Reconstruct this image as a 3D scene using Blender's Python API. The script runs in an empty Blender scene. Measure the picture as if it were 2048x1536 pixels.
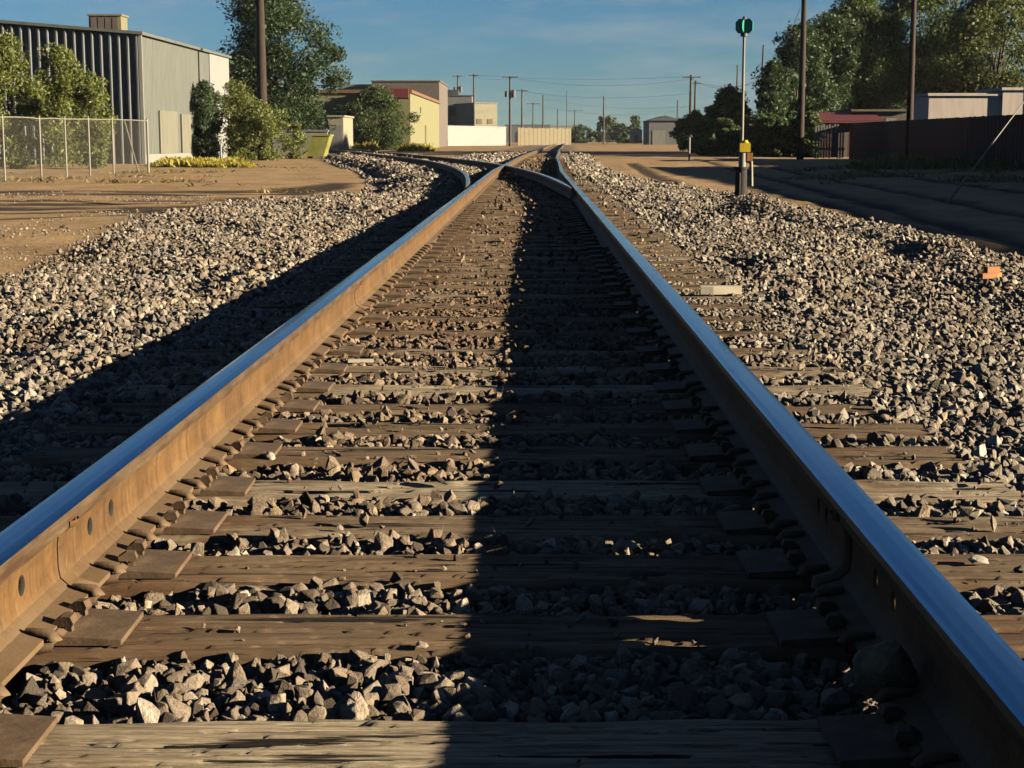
import bpy, bmesh, math, random
import numpy as np
from mathutils import Vector, Matrix, noise
R = math.radians
rng = random.Random(7)
nrng = np.random.default_rng(11)
S = bpy.context.scene
C = S.collection

# ------------------------------------------------------------------ camera
F = 3250.0                                # focal length in pixels of the 2048 wide photo
PITCH = math.atan(489 / F)
YAW = math.atan(43 / F)
CAM = Vector((0.141, 0.0, 0.86))
cd_ = bpy.data.cameras.new('camera'); cam = bpy.data.objects.new('camera', cd_); C.objects.link(cam)
cam.location = CAM
cam.rotation_euler = (math.pi / 2 - PITCH, 0, YAW)
cd_.sensor_width = 36; cd_.lens = F / 2048 * 36
cd_.clip_start = 0.05; cd_.clip_end = 8000
S.camera = cam
MR = cam.rotation_euler.to_matrix()

def W(px, py, Y):
    """world point on the photo's ray (px,py) at world depth Y"""
    d = MR @ Vector(((px - 1024) / F, (768 - py) / F, -1))
    return CAM + d * (Y / d.y)
def YG(py, z=0.0, px=1067):
    """depth at which the ray of a photo pixel meets height z"""
    d = MR @ Vector(((px - 1024) / F, (768 - py) / F, -1)); return d.y * (z - CAM.z) / d.z
def WX(px, Y, py=279): return W(px, py, Y).x
def WZ(py, Y, px=1067): return W(px, py, Y).z

# ------------------------------------------------------------------ materials
def mat(name, build):
    m = bpy.data.materials.new(name); m.use_nodes = True
    nt = m.node_tree; nt.nodes.clear()
    out = nt.nodes.new('ShaderNodeOutputMaterial')
    b = nt.nodes.new('ShaderNodeBsdfPrincipled')
    nt.links.new(b.outputs[0], out.inputs[0])
    build(nt, b)
    return m
def N(nt, t, **kw):
    n = nt.nodes.new(t)
    for k, v in kw.items(): setattr(n, k, v)
    return n
def coords(nt, kind='Object', scale=(1, 1, 1)):
    tc = N(nt, 'ShaderNodeTexCoord'); mp = N(nt, 'ShaderNodeMapping')
    mp.inputs['Scale'].default_value = scale
    nt.links.new(tc.outputs[kind], mp.inputs[0])
    return mp.outputs[0]
def pos(nt, scale=(1, 1, 1)):
    g = N(nt, 'ShaderNodeNewGeometry'); mp = N(nt, 'ShaderNodeMapping')
    mp.inputs['Scale'].default_value = scale
    nt.links.new(g.outputs['Position'], mp.inputs[0])
    return mp.outputs[0]
def noi(nt, vec, scale, detail=4, rough=0.6, out='Fac'):
    n = N(nt, 'ShaderNodeTexNoise'); n.inputs['Scale'].default_value = scale
    n.inputs['Detail'].default_value = detail; n.inputs['Roughness'].default_value = rough
    nt.links.new(vec, n.inputs['Vector']); return n.outputs[out]
def ramp(nt, fac, stops, interp='LINEAR'):
    r = N(nt, 'ShaderNodeValToRGB'); cr = r.color_ramp; cr.interpolation = interp
    while len(cr.elements) < len(stops): cr.elements.new(0.5)
    for e, (p, c) in zip(cr.elements, stops):
        e.position = p; e.color = (c[0], c[1], c[2], 1) if not isinstance(c, (int, float)) else (c, c, c, 1)
    nt.links.new(fac, r.inputs[0]); return r.outputs[0]
def mix(nt, a, b, fac, mode='MIX'):
    m = N(nt, 'ShaderNodeMix', data_type='RGBA', blend_type=mode)
    for sock, v in ((m.inputs[0], fac), (m.inputs[6], a), (m.inputs[7], b)):
        if hasattr(v, 'is_output'): nt.links.new(v, sock)
        elif isinstance(v, (int, float)): sock.default_value = v
        else: sock.default_value = (v[0], v[1], v[2], 1)
    return m.outputs[2]
def mth(nt, op, a, b=None, c=None):
    m = N(nt, 'ShaderNodeMath', operation=op)
    for i, v in enumerate((a, b, c)):
        if v is None: continue
        if hasattr(v, 'is_output'): nt.links.new(v, m.inputs[i])
        else: m.inputs[i].default_value = v
    return m.outputs[0]
def bump(nt, b, h, strength=0.5, dist=0.01):
    n = N(nt, 'ShaderNodeBump'); n.inputs['Strength'].default_value = strength
    n.inputs['Distance'].default_value = dist
    nt.links.new(h, n.inputs['Height']); nt.links.new(n.outputs[0], b.inputs['Normal'])
ALB = 0.41      # even darkening of all non-metal base colours, set to deepen shade
def setc(nt, b, col, rough=0.8, metal=0.0, spec=0.3):
    if metal == 0.0:
        col = mix(nt, col, (ALB, ALB, ALB), 1.0, 'MULTIPLY') if hasattr(col, 'is_output') else tuple(c * ALB for c in col)
    if hasattr(col, 'is_output'): nt.links.new(col, b.inputs['Base Color'])
    else: b.inputs['Base Color'].default_value = (*col, 1)
    if hasattr(rough, 'is_output'): nt.links.new(rough, b.inputs['Roughness'])
    else: b.inputs['Roughness'].default_value = rough
    b.inputs['Metallic'].default_value = metal
    b.inputs['Specular IOR Level'].default_value = spec
def painted(name, c, var=0.25, rough=0.7, streak=(3, 3, 0.4), scale=1.5, metal=0.0, dirt=None):
    def f(nt, b):
        v = coords(nt, 'Object', streak)
        n1 = noi(nt, v, scale, 6, 0.65)
        d = dirt or tuple(x * (1 - var * 1.6) for x in c)
        col = ramp(nt, n1, [(0.3, d), (0.55, c), (0.8, tuple(min(1, x * (1 + var * .5)) for x in c))])
        n2 = noi(nt, coords(nt), 9, 5, 0.7)
        col = mix(nt, col, d, ramp(nt, n2, [(0.58, 0), (0.75, 0.5)]))
        setc(nt, b, col, rough, metal)
        bump(nt, b, n2, 0.15, 0.01)
    return mat(name, f)

def f_tie(nt, b):
    oi = N(nt, 'ShaderNodeObjectInfo')
    tc = N(nt, 'ShaderNodeTexCoord')
    add = N(nt, 'ShaderNodeVectorMath', operation='MULTIPLY_ADD')
    nt.links.new(oi.outputs['Random'], add.inputs[0]); add.inputs[1].default_value = (31, 17, 9)
    nt.links.new(tc.outputs['Object'], add.inputs[2])
    def mp(s):
        m = N(nt, 'ShaderNodeMapping'); m.inputs['Scale'].default_value = s
        nt.links.new(add.outputs[0], m.inputs[0]); return m.outputs[0]
    grain = noi(nt, mp((5.0, 70, 70)), 1.6, 7, 0.72)
    grain2 = noi(nt, mp((2.2, 20, 20)), 1.3, 6, 0.68)
    crack = noi(nt, mp((1.6, 30, 30)), 1.0, 4, 0.6)
    blot = noi(nt, mp((2, 3, 3)), 2.2, 5, 0.65)
    c1 = ramp(nt, grain, [(0.3, (.12, .09, .058)), (0.5, (.34, .275, .185)), (0.68, (.55, .46, .33))])
    brown = ramp(nt, grain2, [(0.3, (.055, .035, .019)), (0.55, (.17, .108, .058)), (0.75, (.28, .19, .108))])
    oc = N(nt, 'ShaderNodeSeparateColor'); nt.links.new(oi.outputs['Color'], oc.inputs[0])
    f = mth(nt, 'ADD', mth(nt, 'MULTIPLY', oc.outputs[0], 1.0), mth(nt, 'MULTIPLY', blot, 0.85))
    col = mix(nt, c1, brown, ramp(nt, f, [(0.5, 0), (0.95, 0.9)]))
    ck = ramp(nt, crack, [(0.35, 1), (0.40, 0)])
    col = mix(nt, col, (.012, .008, .005), ck)
    # rust stained from the plates out
    sx = N(nt, 'ShaderNodeSeparateXYZ'); nt.links.new(tc.outputs['Object'], sx.inputs[0])
    ax = mth(nt, 'ABSOLUTE', sx.outputs[0])
    dist = mth(nt, 'ABSOLUTE', mth(nt, 'SUBTRACT', ax, 0.75))
    st = mth(nt, 'MULTIPLY', ramp(nt, dist, [(0.12, 1), (0.42, 0)]), ramp(nt, blot, [(0.3, 0.1), (0.7, 0.9)]))
    col = mix(nt, col, (.10, .042, .016), st)
    setc(nt, b, col, 0.92, 0, 0.15)
    h = mth(nt, 'SUBTRACT', mth(nt, 'ADD', mth(nt, 'MULTIPLY', grain, 0.5), mth(nt, 'MULTIPLY', grain2, 0.5)), mth(nt, 'MULTIPLY', ck, 1.0))
    bump(nt, b, h, 0.9, 0.012)
M_tie = mat('weathered_tie_wood', f_tie)

def f_stone(nt, b):
    oi = N(nt, 'ShaderNodeObjectInfo')
    base = ramp(nt, oi.outputs['Random'], [(0.0, (.085, .072, .06)), (0.2, (.20, .165, .125)), (0.4, (.38, .33, .26)),
                (0.6, (.24, .185, .14)), (0.75, (.50, .44, .35)), (0.9, (.15, .13, .12)), (0.96, (.66, .61, .52)), (1.0, (.44, .33, .2))])
    n = noi(nt, coords(nt, 'Object'), 3.0, 6, 0.7)
    col = mix(nt, base, (.10, .07, .045), ramp(nt, n, [(0.45, 0), (0.75, 0.75)]))
    big = noi(nt, pos(nt), 0.9, 5, 0.65)
    col = mix(nt, col, mix(nt, col, (.78, .58, .40), 1.0, 'MULTIPLY'), ramp(nt, big, [(0.48, 0), (0.72, 0.7)]))
    # between the rails the stone is browner with brake dust and rust
    g = N(nt, 'ShaderNodeNewGeometry'); sx = N(nt, 'ShaderNodeSeparateXYZ'); nt.links.new(g.outputs['Position'], sx.inputs[0])
    ax = mth(nt, 'ABSOLUTE', sx.outputs[0])
    nz = noi(nt, pos(nt), 1.1, 4, 0.6)
    dst = ramp(nt, mth(nt, 'ADD', ax, mth(nt, 'MULTIPLY', nz, 0.3)), [(0.8, 1.0), (1.25, 0.0)])
    mr = N(nt, 'ShaderNodeMapRange'); mr.inputs[1].default_value = 2.5; mr.inputs[2].default_value = 8; mr.inputs[3].default_value = .35; mr.inputs[4].default_value = .78
    nt.links.new(sx.outputs[1], mr.inputs[0]); dst = mth(nt, 'MULTIPLY', dst, mr.outputs[0])
    col = mix(nt, col, mix(nt, col, (.58, .41, .26), 1.0, 'MULTIPLY'), dst)
    setc(nt, b, col, 0.9, 0, 0.2)
    bump(nt, b, noi(nt, coords(nt, 'Object'), 9, 4, 0.7), 0.5, 0.1)
M_stone = mat('crushed_stone', f_stone)

def f_ground(nt, b):
    p = pos(nt)
    n1 = noi(nt, p, 0.5, 8, 0.65); n2 = noi(nt, p, 6, 6, 0.7); n3 = noi(nt, p, 40, 3, 0.6)
    dirt = ramp(nt, n1, [(0.28, (.25, .16, .08)), (0.5, (.41, .27, .135)), (0.75, (.52, .36, .19))])
    dirt = mix(nt, dirt, (.16, .105, .06), ramp(nt, n2, [(0.52, 0), (0.8, 0.7)]))
    n5 = noi(nt, p, 1.7, 8, 0.75)
    dirt = mix(nt, dirt, (.20, .135, .075), ramp(nt, n5, [(0.46, 0), (0.66, 0.65)]))
    dirt = mix(nt, dirt, (.6, .47, .31), ramp(nt, n3, [(0.62, 0), (0.72, 0.5)]))
    at = N(nt, 'ShaderNodeAttribute', attribute_name='gravel')
    rt = N(nt, 'ShaderNodeAttribute', attribute_name='rut_shade')
    grav = ramp(nt, n3, [(0.35, (.05, .042, .035)), (0.55, (.15, .125, .1)), (0.7, (.3, .26, .2))])
    col = mix(nt, dirt, (.018, .013, .010), mth(nt, 'MULTIPLY', rt.outputs['Fac'], ramp(nt, n2, [(0.35, 1.0), (0.75, 0.75)])))  # near-black: rut soil, and cast shadow streaks painted on the left dirt
    col = mix(nt, col, grav, at.outputs['Fac'])
    setc(nt, b, col, 0.95, 0, 0.1)
    bump(nt, b, mth(nt, 'ADD', mth(nt, 'MULTIPLY', n2, 1.0), mth(nt, 'MULTIPLY', n3, 0.5)), 0.8, 0.04)
M_ground = mat('dry_dirt', f_ground)

def f_rust(nt, b):
    v = coords(nt, 'Object', (1, 1, 1))
    n1 = noi(nt, v, 5, 6, 0.7); n2 = noi(nt, coords(nt, 'Object', (6, 40, 1.5)), 1, 4, 0.6)
    col = ramp(nt, n1, [(0.3, (.068, .030, .007)), (0.55, (.130, .066, .018)), (0.8, (.195, .112, .038))])
    col = mix(nt, col, (.04, .02, .010), ramp(nt, n2, [(0.50, 0), (0.75, 0.75)]))
    n3 = noi(nt, coords(nt, 'Object', (30, 70, 9)), 1, 5, 0.7); n4 = noi(nt, v, 90, 4, 0.7)
    col = mix(nt, col, (.21, .13, .058), ramp(nt, n3, [(0.55, 0), (0.72, 0.55)]))
    col = mix(nt, col, (.035, .017, .008), ramp(nt, n4, [(0.56, 0), (0.7, 0.6)]))
    sz = N(nt, 'ShaderNodeSeparateXYZ'); nt.links.new(v, sz.inputs[0])
    col = mix(nt, col, (.15, .10, .055), mth(nt, 'MULTIPLY', ramp(nt, sz.outputs[2], [(0.042, 0.85), (0.068, 0)]), ramp(nt, n1, [(0.3, .4), (0.6, 1)])))
    setc(nt, b, col, 0.75, 0.0, 0.2)
    bump(nt, b, mth(nt, 'ADD', n1, mth(nt, 'MULTIPLY', n4, .6)), 0.5, 0.004)
M_rust = mat('rusty_rail_steel', f_rust)
def f_darkrust(nt, b):
    n1 = noi(nt, coords(nt), 14, 6, 0.7)
    col = ramp(nt, n1, [(0.3, (.05, .030, .016)), (0.55, (.115, .070, .036)), (0.8, (.21, .138, .075))])
    setc(nt, b, col, 0.85, 0.0, 0.25); bump(nt, b, n1, 0.5, 0.006)
M_drust = mat('dark_rusty_steel', f_darkrust)
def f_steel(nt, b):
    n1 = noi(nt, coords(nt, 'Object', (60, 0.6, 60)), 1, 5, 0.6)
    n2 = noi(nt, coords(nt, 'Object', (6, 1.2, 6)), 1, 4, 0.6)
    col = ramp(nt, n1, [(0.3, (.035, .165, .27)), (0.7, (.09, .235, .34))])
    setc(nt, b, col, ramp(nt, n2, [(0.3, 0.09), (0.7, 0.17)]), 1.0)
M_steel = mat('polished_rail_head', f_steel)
def f_dull(nt, b):
    n1 = noi(nt, coords(nt, 'Object', (20, 5, 40)), 1, 5, 0.65)
    setc(nt, b, ramp(nt, n1, [(0.35, (.055, .028, .012)), (0.6, (.105, .068, .036)), (0.75, (.16, .125, .09))]), 0.5, 0.0)
M_dull = mat('dull_rail_head_side', f_dull)

def f_leaf_factory(c_dark, c_mid, c_light):
    def f(nt, b):
        g = N(nt, 'ShaderNodeNewGeometry')
        n = noi(nt, coords(nt), 0.9, 3, 0.6)
        k = mth(nt, 'ADD', mth(nt, 'MULTIPLY', g.outputs['Random Per Island'], 0.6), mth(nt, 'MULTIPLY', n, 0.5))
        col = ramp(nt, k, [(0.15, c_dark), (0.5, c_mid), (0.95, c_light)])
        col = mix(nt, col, (.85, .85, .85), 1.0, 'MULTIPLY')
        setc(nt, b, col, 0.6, 0, 0.25)
        tr = N(nt, 'ShaderNodeBsdfTranslucent'); nt.links.new(col, tr.inputs[0])
        ms = N(nt, 'ShaderNodeMixShader'); ms.inputs[0].default_value = 0.25
        out = [x for x in nt.nodes if x.type == 'OUTPUT_MATERIAL'][0]
        nt.links.new(b.outputs[0], ms.inputs[1]); nt.links.new(tr.outputs[0], ms.inputs[2]); nt.links.new(ms.outputs[0], out.inputs[0])
    return f
M_leaf_dark = mat('dark_green_leaves', f_leaf_factory((.012, .023, .008), (.030, .060, .015), (.065, .115, .03)))
M_leaf_mid = mat('green_leaves', f_leaf_factory((.028, .045, .010), (.085, .115, .024), (.17, .20, .05)))
M_leaf_bright = mat('bright_green_leaves', f_leaf_factory((.045, .06, .010), (.14, .17, .03), (.28, .31, .07)))
M_leaf_deep = mat('deep_green_leaves', f_leaf_factory((.018, .032, .009), (.045, .078, .017), (.14, .195, .042)))
M_leaf_olive = mat('olive_leaves', f_leaf_factory((.045, .055, .013), (.125, .14, .03), (.25, .25, .065)))
M_leaf_yellow = mat('yellow_green_leaves', f_leaf_factory((.10, .10, .02), (.26, .26, .05), (.4, .38, .08)))
M_weed = mat('yellow_weeds', f_leaf_factory((.16, .13, .015), (.36, .30, .03), (.5, .42, .06)))
M_bark = painted('bark', (.075, .052, .035), 0.4, 0.95, (8, 8, 1), 3)
M_pole = painted('creosoted_pole_wood', (.032, .017, .011), 0.4, 0.9, (12, 12, 0.6), 2)
M_polegrey = painted('grey_pole_wood', (.085, .07, .06), 0.35, 0.9, (12, 12, 0.6), 2)
M_metalwall = painted('galvanised_cladding', (.135, .145, .13), 0.15, 0.5, (2, 2, .3), 1.2)
M_gablewall = painted('bluish_grey_cladding', (.105, .12, .135), 0.2, 0.55, (2, 2, .3), 1.2)
M_white = painted('white_paint', (.25, .255, .24), 0.08, 0.7)
M_offwhite = painted('off_white_paint', (.24, .24, .21), 0.12, 0.7)
M_cream = painted('cream_paint', (.27, .25, .17), 0.12, 0.7)
M_yellow = painted('pale_yellow_stucco', (.195, .185, .092), 0.08, 0.85)
M_tan = painted('tan_board', (.16, .13, .075), 0.25, 0.85, (6, 6, .4), 2)
M_grey = painted('grey_plaster', (.17, .17, .17), 0.15, 0.85)
M_dgrey = painted('dark_grey_metal', (.07, .07, .075), 0.25, 0.6)
M_red = painted('red_paint', (.14, .016, .02), 0.25, 0.6)
M_brick = painted('grey_brown_stucco', (.13, .105, .09), 0.15, 0.9)
M_pink = painted('pale_pinkish_stucco', (.62, .53, .46), 0.12, 0.85)
M_darkwall = painted('dark_brown_boards', (.095, .034, .021), 0.35, 0.9, (10, 10, .5), 2)
M_beige = painted('beige_metal', (.21, .19, .11), 0.15, 0.6)
M_galv = painted('galvanised_wire', (.20, .19, .15), 0.2, 0.5)
M_green = painted('green_enamel', (.03, .36, .23), 0.2, 0.35)
M_ylw = painted('bright_yellow_paint', (.62, .42, .01), 0.15, 0.5)
M_orange = painted('orange_paint', (.34, .125, .025), 0.25, 0.8)
M_doorgrey = painted('faded_door', (.17, .165, .125), 0.2, 0.7)
M_lime = painted('faded_lime_paint', (.25, .25, .055), 0.2, 0.6)
M_base = painted('oily_black_iron', (.02, .016, .012), 0.3, 0.9)
M_hole_shade = painted('painted_hole_shade', (.02, .016, .012), 0.2, 1.0)  # near-black colour standing in for shade inside the left rail's bolt holes
M_terra = painted('terracotta_trim', (.17, .085, .045), 0.2, 0.8)
M_mast = painted('worn_pale_metal', (.20, .19, .14), 0.3, 0.6)
M_wire = painted('dark_cable', (.03, .03, .032), 0.1, 0.6)
M_black = painted('black_opening', (.012, .012, .013), 0.1, 0.4)
M_rock = painted('pale_rock', (.40, .35, .29), 0.3, 0.9, (4, 4, 4), 3)
M_brownrock = painted('rusty_brown_rock', (.20, .14, .075), 0.4, 0.9, (14, 14, 14), 3)
M_paleboard = painted('pale_board', (.55, .49, .37), 0.2, 0.9, (2, 20, 20), 2)
M_conc = painted('pale_concrete', (.36, .34, .30), 0.2, 0.9, (2, 2, 2), 2)

# ------------------------------------------------------------------ mesh builder
class MB:
    def __init__(s): s.v = []; s.f = []; s.mi = []; s.sm = []
    def add(s, vs, fs, mi=0, smooth=False):
        o = len(s.v); s.v.extend([tuple(v) for v in vs])
        for f in fs: s.f.append(tuple(i + o for i in f)); s.mi.append(mi); s.sm.append(smooth)
        return s
    def box(s, x0, x1, y0, y1, z0, z1, mi=0):
        vs = [(x, y, z) for z in (z0, z1) for y in (y0, y1) for x in (x0, x1)]
        return s.add(vs, [(0, 2, 3, 1), (4, 5, 7, 6), (0, 1, 5, 4), (1, 3, 7, 5), (3, 2, 6, 7), (2, 0, 4, 6)], mi)
    def obox(s, c, dx, dy, dz, rz=0, tilt=None, mi=0):
        m = Matrix.Rotation(rz, 3, 'Z')
        if tilt is not None: m = m @ tilt
        vs = [Vector(c) + m @ Vector((x * dx / 2, y * dy / 2, z * dz / 2)) for z in (-1, 1) for y in (-1, 1) for x in (-1, 1)]
        return s.add(vs, [(0, 2, 3, 1), (4, 5, 7, 6), (0, 1, 5, 4), (1, 3, 7, 5), (3, 2, 6, 7), (2, 0, 4, 6)], mi)
    def tube(s, pts, rad, n=10, mi=0, cap=True, smooth=True):
        pts = [Vector(p) for p in pts]
        if isinstance(rad, (int, float)): rad = [rad] * len(pts)
        rings = []
        for i, p in enumerate(pts):
            d = (pts[min(i + 1, len(pts) - 1)] - pts[max(i - 1, 0)]).normalized()
            a = Vector((0, 0, 1)) if abs(d.z) < 0.9 else Vector((1, 0, 0))
            u = d.cross(a).normalized(); w = d.cross(u)
            rings.append([p + (u * math.cos(t) + w * math.sin(t)) * rad[i] for t in [2 * math.pi * k / n for k in range(n)]])
        vs = [q for r in rings for q in r]; fs = []
        for i in range(len(pts) - 1):
            for k in range(n):
                fs.append((i * n + k, i * n + (k + 1) % n, (i + 1) * n + (k + 1) % n, (i + 1) * n + k))
        s.add(vs, fs, mi, smooth)
        if cap:
            s.add(rings[0], [tuple(range(n))[::-1]], mi); s.add(rings[-1], [tuple(range(n))], mi)
        return s
    def prism(s, poly, axis, a, b, mi=0):
        """poly: 2-D outline; axis 'x' -> (y,z), 'y' -> (x,z), 'z' -> (x,y)"""
        n = len(poly)
        def P(q, t): return {'x': (t, q[0], q[1]), 'y': (q[0], t, q[1]), 'z': (q[0], q[1], t)}[axis]
        vs = [P(q, a) for q in poly] + [P(q, b) for q in poly]
        fs = [tuple(range(n))[::-1], tuple(range(n, 2 * n))] + [(i, (i + 1) % n, n + (i + 1) % n, n + i) for i in range(n)]
        return s.add(vs, fs, mi)
    def build(s, name, m, parent=None, loc=None, rz=0):
        me = bpy.data.meshes.new(name); me.from_pydata(s.v, [], s.f)
        for x in (m if isinstance(m, (list, tuple)) else [m]): me.materials.append(x)
        me.polygons.foreach_set('material_index', s.mi)
        me.polygons.foreach_set('use_smooth', s.sm)
        bm = bmesh.new(); bm.from_mesh(me); bmesh.ops.recalc_face_normals(bm, faces=bm.faces); bm.to_mesh(me); bm.free()
        o = bpy.data.objects.new(name, me); C.objects.link(o)
        if parent: o.parent = parent
        if loc is not None: o.location = loc
        o.rotation_euler.z = rz
        return o
def tag(o, label=None, cat=None, group=None, kind=None):
    if label: o['label'] = label
    if cat: o['category'] = cat
    if group: o['group'] = group
    if kind: o['kind'] = kind
    return o
def thing(name, loc, label, cat, group=None, rz=0):
    o = bpy.data.objects.new(name, None); C.objects.link(o); o.empty_display_size = 0.2
    o.location = loc; o.rotation_euler.z = rz
    return tag(o, label, cat, group)
def dup(o, parent=None):
    c = o.copy(); C.objects.link(c)
    if parent: c.parent = parent
    for ch in list(o.children): dup(ch, c)
    return c
def raw(name, vs, faces, m, parent=None, loc=None, smooth=False):
    me = bpy.data.meshes.new(name)
    vs = np.asarray(vs, dtype=np.float32); faces = np.asarray(faces, dtype=np.int32)
    k = faces.shape[1]
    me.vertices.add(len(vs)); me.vertices.foreach_set('co', vs.ravel())
    me.loops.add(faces.size); me.loops.foreach_set('vertex_index', faces.ravel())
    me.polygons.add(len(faces)); me.polygons.foreach_set('loop_start', np.arange(0, faces.size, k, dtype=np.int32))
    me.polygons.foreach_set('loop_total', np.full(len(faces), k, dtype=np.int32))
    me.update(calc_edges=True); me.validate()
    me.materials.append(m)
    o = bpy.data.objects.new(name, me); C.objects.link(o)
    if parent: o.parent = parent
    if loc is not None: o.location = loc
    return o

# ------------------------------------------------------------------ alignment of the tracks
def main_off(Y):
    pts = [(-1e9, 0), (36, 0), (44, .10), (58, .24), (72, .43), (100, .95), (140, 1.75), (200, 3.0), (400, 7.2), (3000, 60)]
    for (a, u), (b, v) in zip(pts, pts[1:]):
        if Y <= b:
            t = (Y - a) / (b - a); return u + (v - u) * t
    return 60
def div_off(Y):
    if Y < 17: return 0.0
    if Y < 62: return -(Y - 17) ** 2 / 520
    return -(45 ** 2) / 520 - (Y - 62) * 2 * 45 / 520

def smooth(a, b, x):
    t = min(1, max(0, (x - a) / (b - a))); return t * t * (3 - 2 * t)
def fbm(x, y, s, o=3): return noise.fractal(Vector((x * s, y * s, 3.7)), 1.0, 2.0, o)

def ground_base(x, y):
    """level of the dirt away from the tracks"""
    left = -0.21 - 0.09 * smooth(16, 34, y) if x < 0 else -0.22
    z = left + (0.22 if x < 0 else 0.14) * smooth(70, 150, y)
    return z
RUTS_AND_SHADE = [  # polylines (x,y), half width, depth : wheel ruts, plus shadow streaks painted on the left dirt
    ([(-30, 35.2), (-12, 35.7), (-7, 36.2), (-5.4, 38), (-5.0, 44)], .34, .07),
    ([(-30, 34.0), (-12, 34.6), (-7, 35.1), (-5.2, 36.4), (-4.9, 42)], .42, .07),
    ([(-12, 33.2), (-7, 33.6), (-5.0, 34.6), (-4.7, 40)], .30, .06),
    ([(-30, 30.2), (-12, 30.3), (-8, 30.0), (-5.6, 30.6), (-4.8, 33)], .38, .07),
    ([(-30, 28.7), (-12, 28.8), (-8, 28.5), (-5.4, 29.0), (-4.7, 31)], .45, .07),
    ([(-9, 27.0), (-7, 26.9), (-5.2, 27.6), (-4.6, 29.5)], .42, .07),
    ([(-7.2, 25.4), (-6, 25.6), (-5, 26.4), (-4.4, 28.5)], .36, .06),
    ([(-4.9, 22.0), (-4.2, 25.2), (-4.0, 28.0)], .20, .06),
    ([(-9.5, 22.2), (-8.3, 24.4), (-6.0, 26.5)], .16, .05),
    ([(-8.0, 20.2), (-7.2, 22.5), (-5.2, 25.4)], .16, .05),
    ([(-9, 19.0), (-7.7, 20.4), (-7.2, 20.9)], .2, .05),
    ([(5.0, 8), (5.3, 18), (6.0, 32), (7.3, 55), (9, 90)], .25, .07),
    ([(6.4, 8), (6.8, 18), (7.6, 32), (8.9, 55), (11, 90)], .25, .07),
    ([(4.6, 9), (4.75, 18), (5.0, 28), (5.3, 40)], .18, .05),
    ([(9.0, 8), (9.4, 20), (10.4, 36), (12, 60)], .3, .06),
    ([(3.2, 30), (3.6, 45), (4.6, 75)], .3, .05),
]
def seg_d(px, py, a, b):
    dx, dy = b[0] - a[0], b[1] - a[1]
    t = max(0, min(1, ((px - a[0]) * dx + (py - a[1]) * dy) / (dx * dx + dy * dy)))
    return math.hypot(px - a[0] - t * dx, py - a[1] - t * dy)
def rut_shade_at(x, y):
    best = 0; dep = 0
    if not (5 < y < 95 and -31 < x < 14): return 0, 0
    for pl, hw, d in RUTS_AND_SHADE:
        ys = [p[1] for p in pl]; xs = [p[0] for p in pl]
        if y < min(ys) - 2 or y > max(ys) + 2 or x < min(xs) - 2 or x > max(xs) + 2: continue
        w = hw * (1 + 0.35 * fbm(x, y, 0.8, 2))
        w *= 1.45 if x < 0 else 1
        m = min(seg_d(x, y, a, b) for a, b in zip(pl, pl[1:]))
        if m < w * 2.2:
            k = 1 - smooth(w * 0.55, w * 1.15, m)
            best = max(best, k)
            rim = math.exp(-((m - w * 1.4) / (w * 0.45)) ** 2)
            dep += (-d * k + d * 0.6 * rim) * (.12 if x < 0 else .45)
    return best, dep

def bed_top(x, y):
    """height of the ballast surface, and how much it is ballast (0..1)"""
    a = x - main_off(y)
    far = smooth(25, 34, y)
    # main track
    if a >= 0:
        e0, e1, lo = 1.35, 3.9 - 2.0 * smooth(21, 50, y), -0.16
    else:
        e0, e1, lo = 1.45, 3.15 + 1.6 * smooth(8, 26, y), -0.17
    t = smooth(e0, e1, abs(a))
    z1 = -0.035 + (lo + 0.035) * t
    g1 = 1 - smooth(e1 - 0.7, e1 + 0.9, abs(a))
    if y > 17:
        b = x - div_off(y)
        t2 = smooth(1.5, 2.9, abs(b)); z2 = -0.035 + (-0.33) * t2
        g2 = 1 - smooth(2.6, 3.3, abs(b))
        if b < 0 and y > 24: # a steep shoulder on the outside of the curve
            g2 = 1 - smooth(2.6, 3.0, abs(b))
            z1 = z1 if a > -1.4 else min(z1, -0.035 - 0.33 * smooth(1.5, 2.9, abs(b))) * far + z1 * (1 - far)
            g1 = g1 * (1 - far) + min(g1, g2 if a < -1.4 else g1) * far
        z = max(z1, z2 if g2 > 0.01 else -9); g = max(g1, g2)
    else:
        z, g = z1, g1
    return z, g
def ballast_z(x, y):
    z, g = bed_top(x, y)
    lump = 0.035 * fbm(x, y, 0.45, 3) + 0.018 * fbm(x + 9, y, 1.6, 2)
    out = smooth(1.3, 1.9, abs(x - main_off(y)))
    # windrows of stone to the right of the track
    if x > 1.6: lump += out * (0.075 * math.exp(-((x - 3.55 - .25 * math.sin(y * .5)) / 0.4) ** 2) + 0.10 * fbm(x * 1.3, y * .6, .8, 2))
    if x < -1.8: lump += out * 0.08 * fbm(x * 1.4, y * .5, .7, 2)
    return z + lump * (0.25 + 0.75 * out)
def ground_z(x, y):
    z, g = bed_top(x, y)
    gb = ground_base(x, y)
    near = 1 - smooth(60, 160, abs(y)) * 0.8
    r, dep = rut_shade_at(x, y)
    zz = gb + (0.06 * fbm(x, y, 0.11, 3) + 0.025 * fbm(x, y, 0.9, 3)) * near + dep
    if abs(x) < 9 and y < 130 and g > 0:
        bz = ballast_z(x, y) - 0.03
        zz = zz * (1 - g) + bz * g
    return zz, g if y < 130 else g * .8, r

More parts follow.
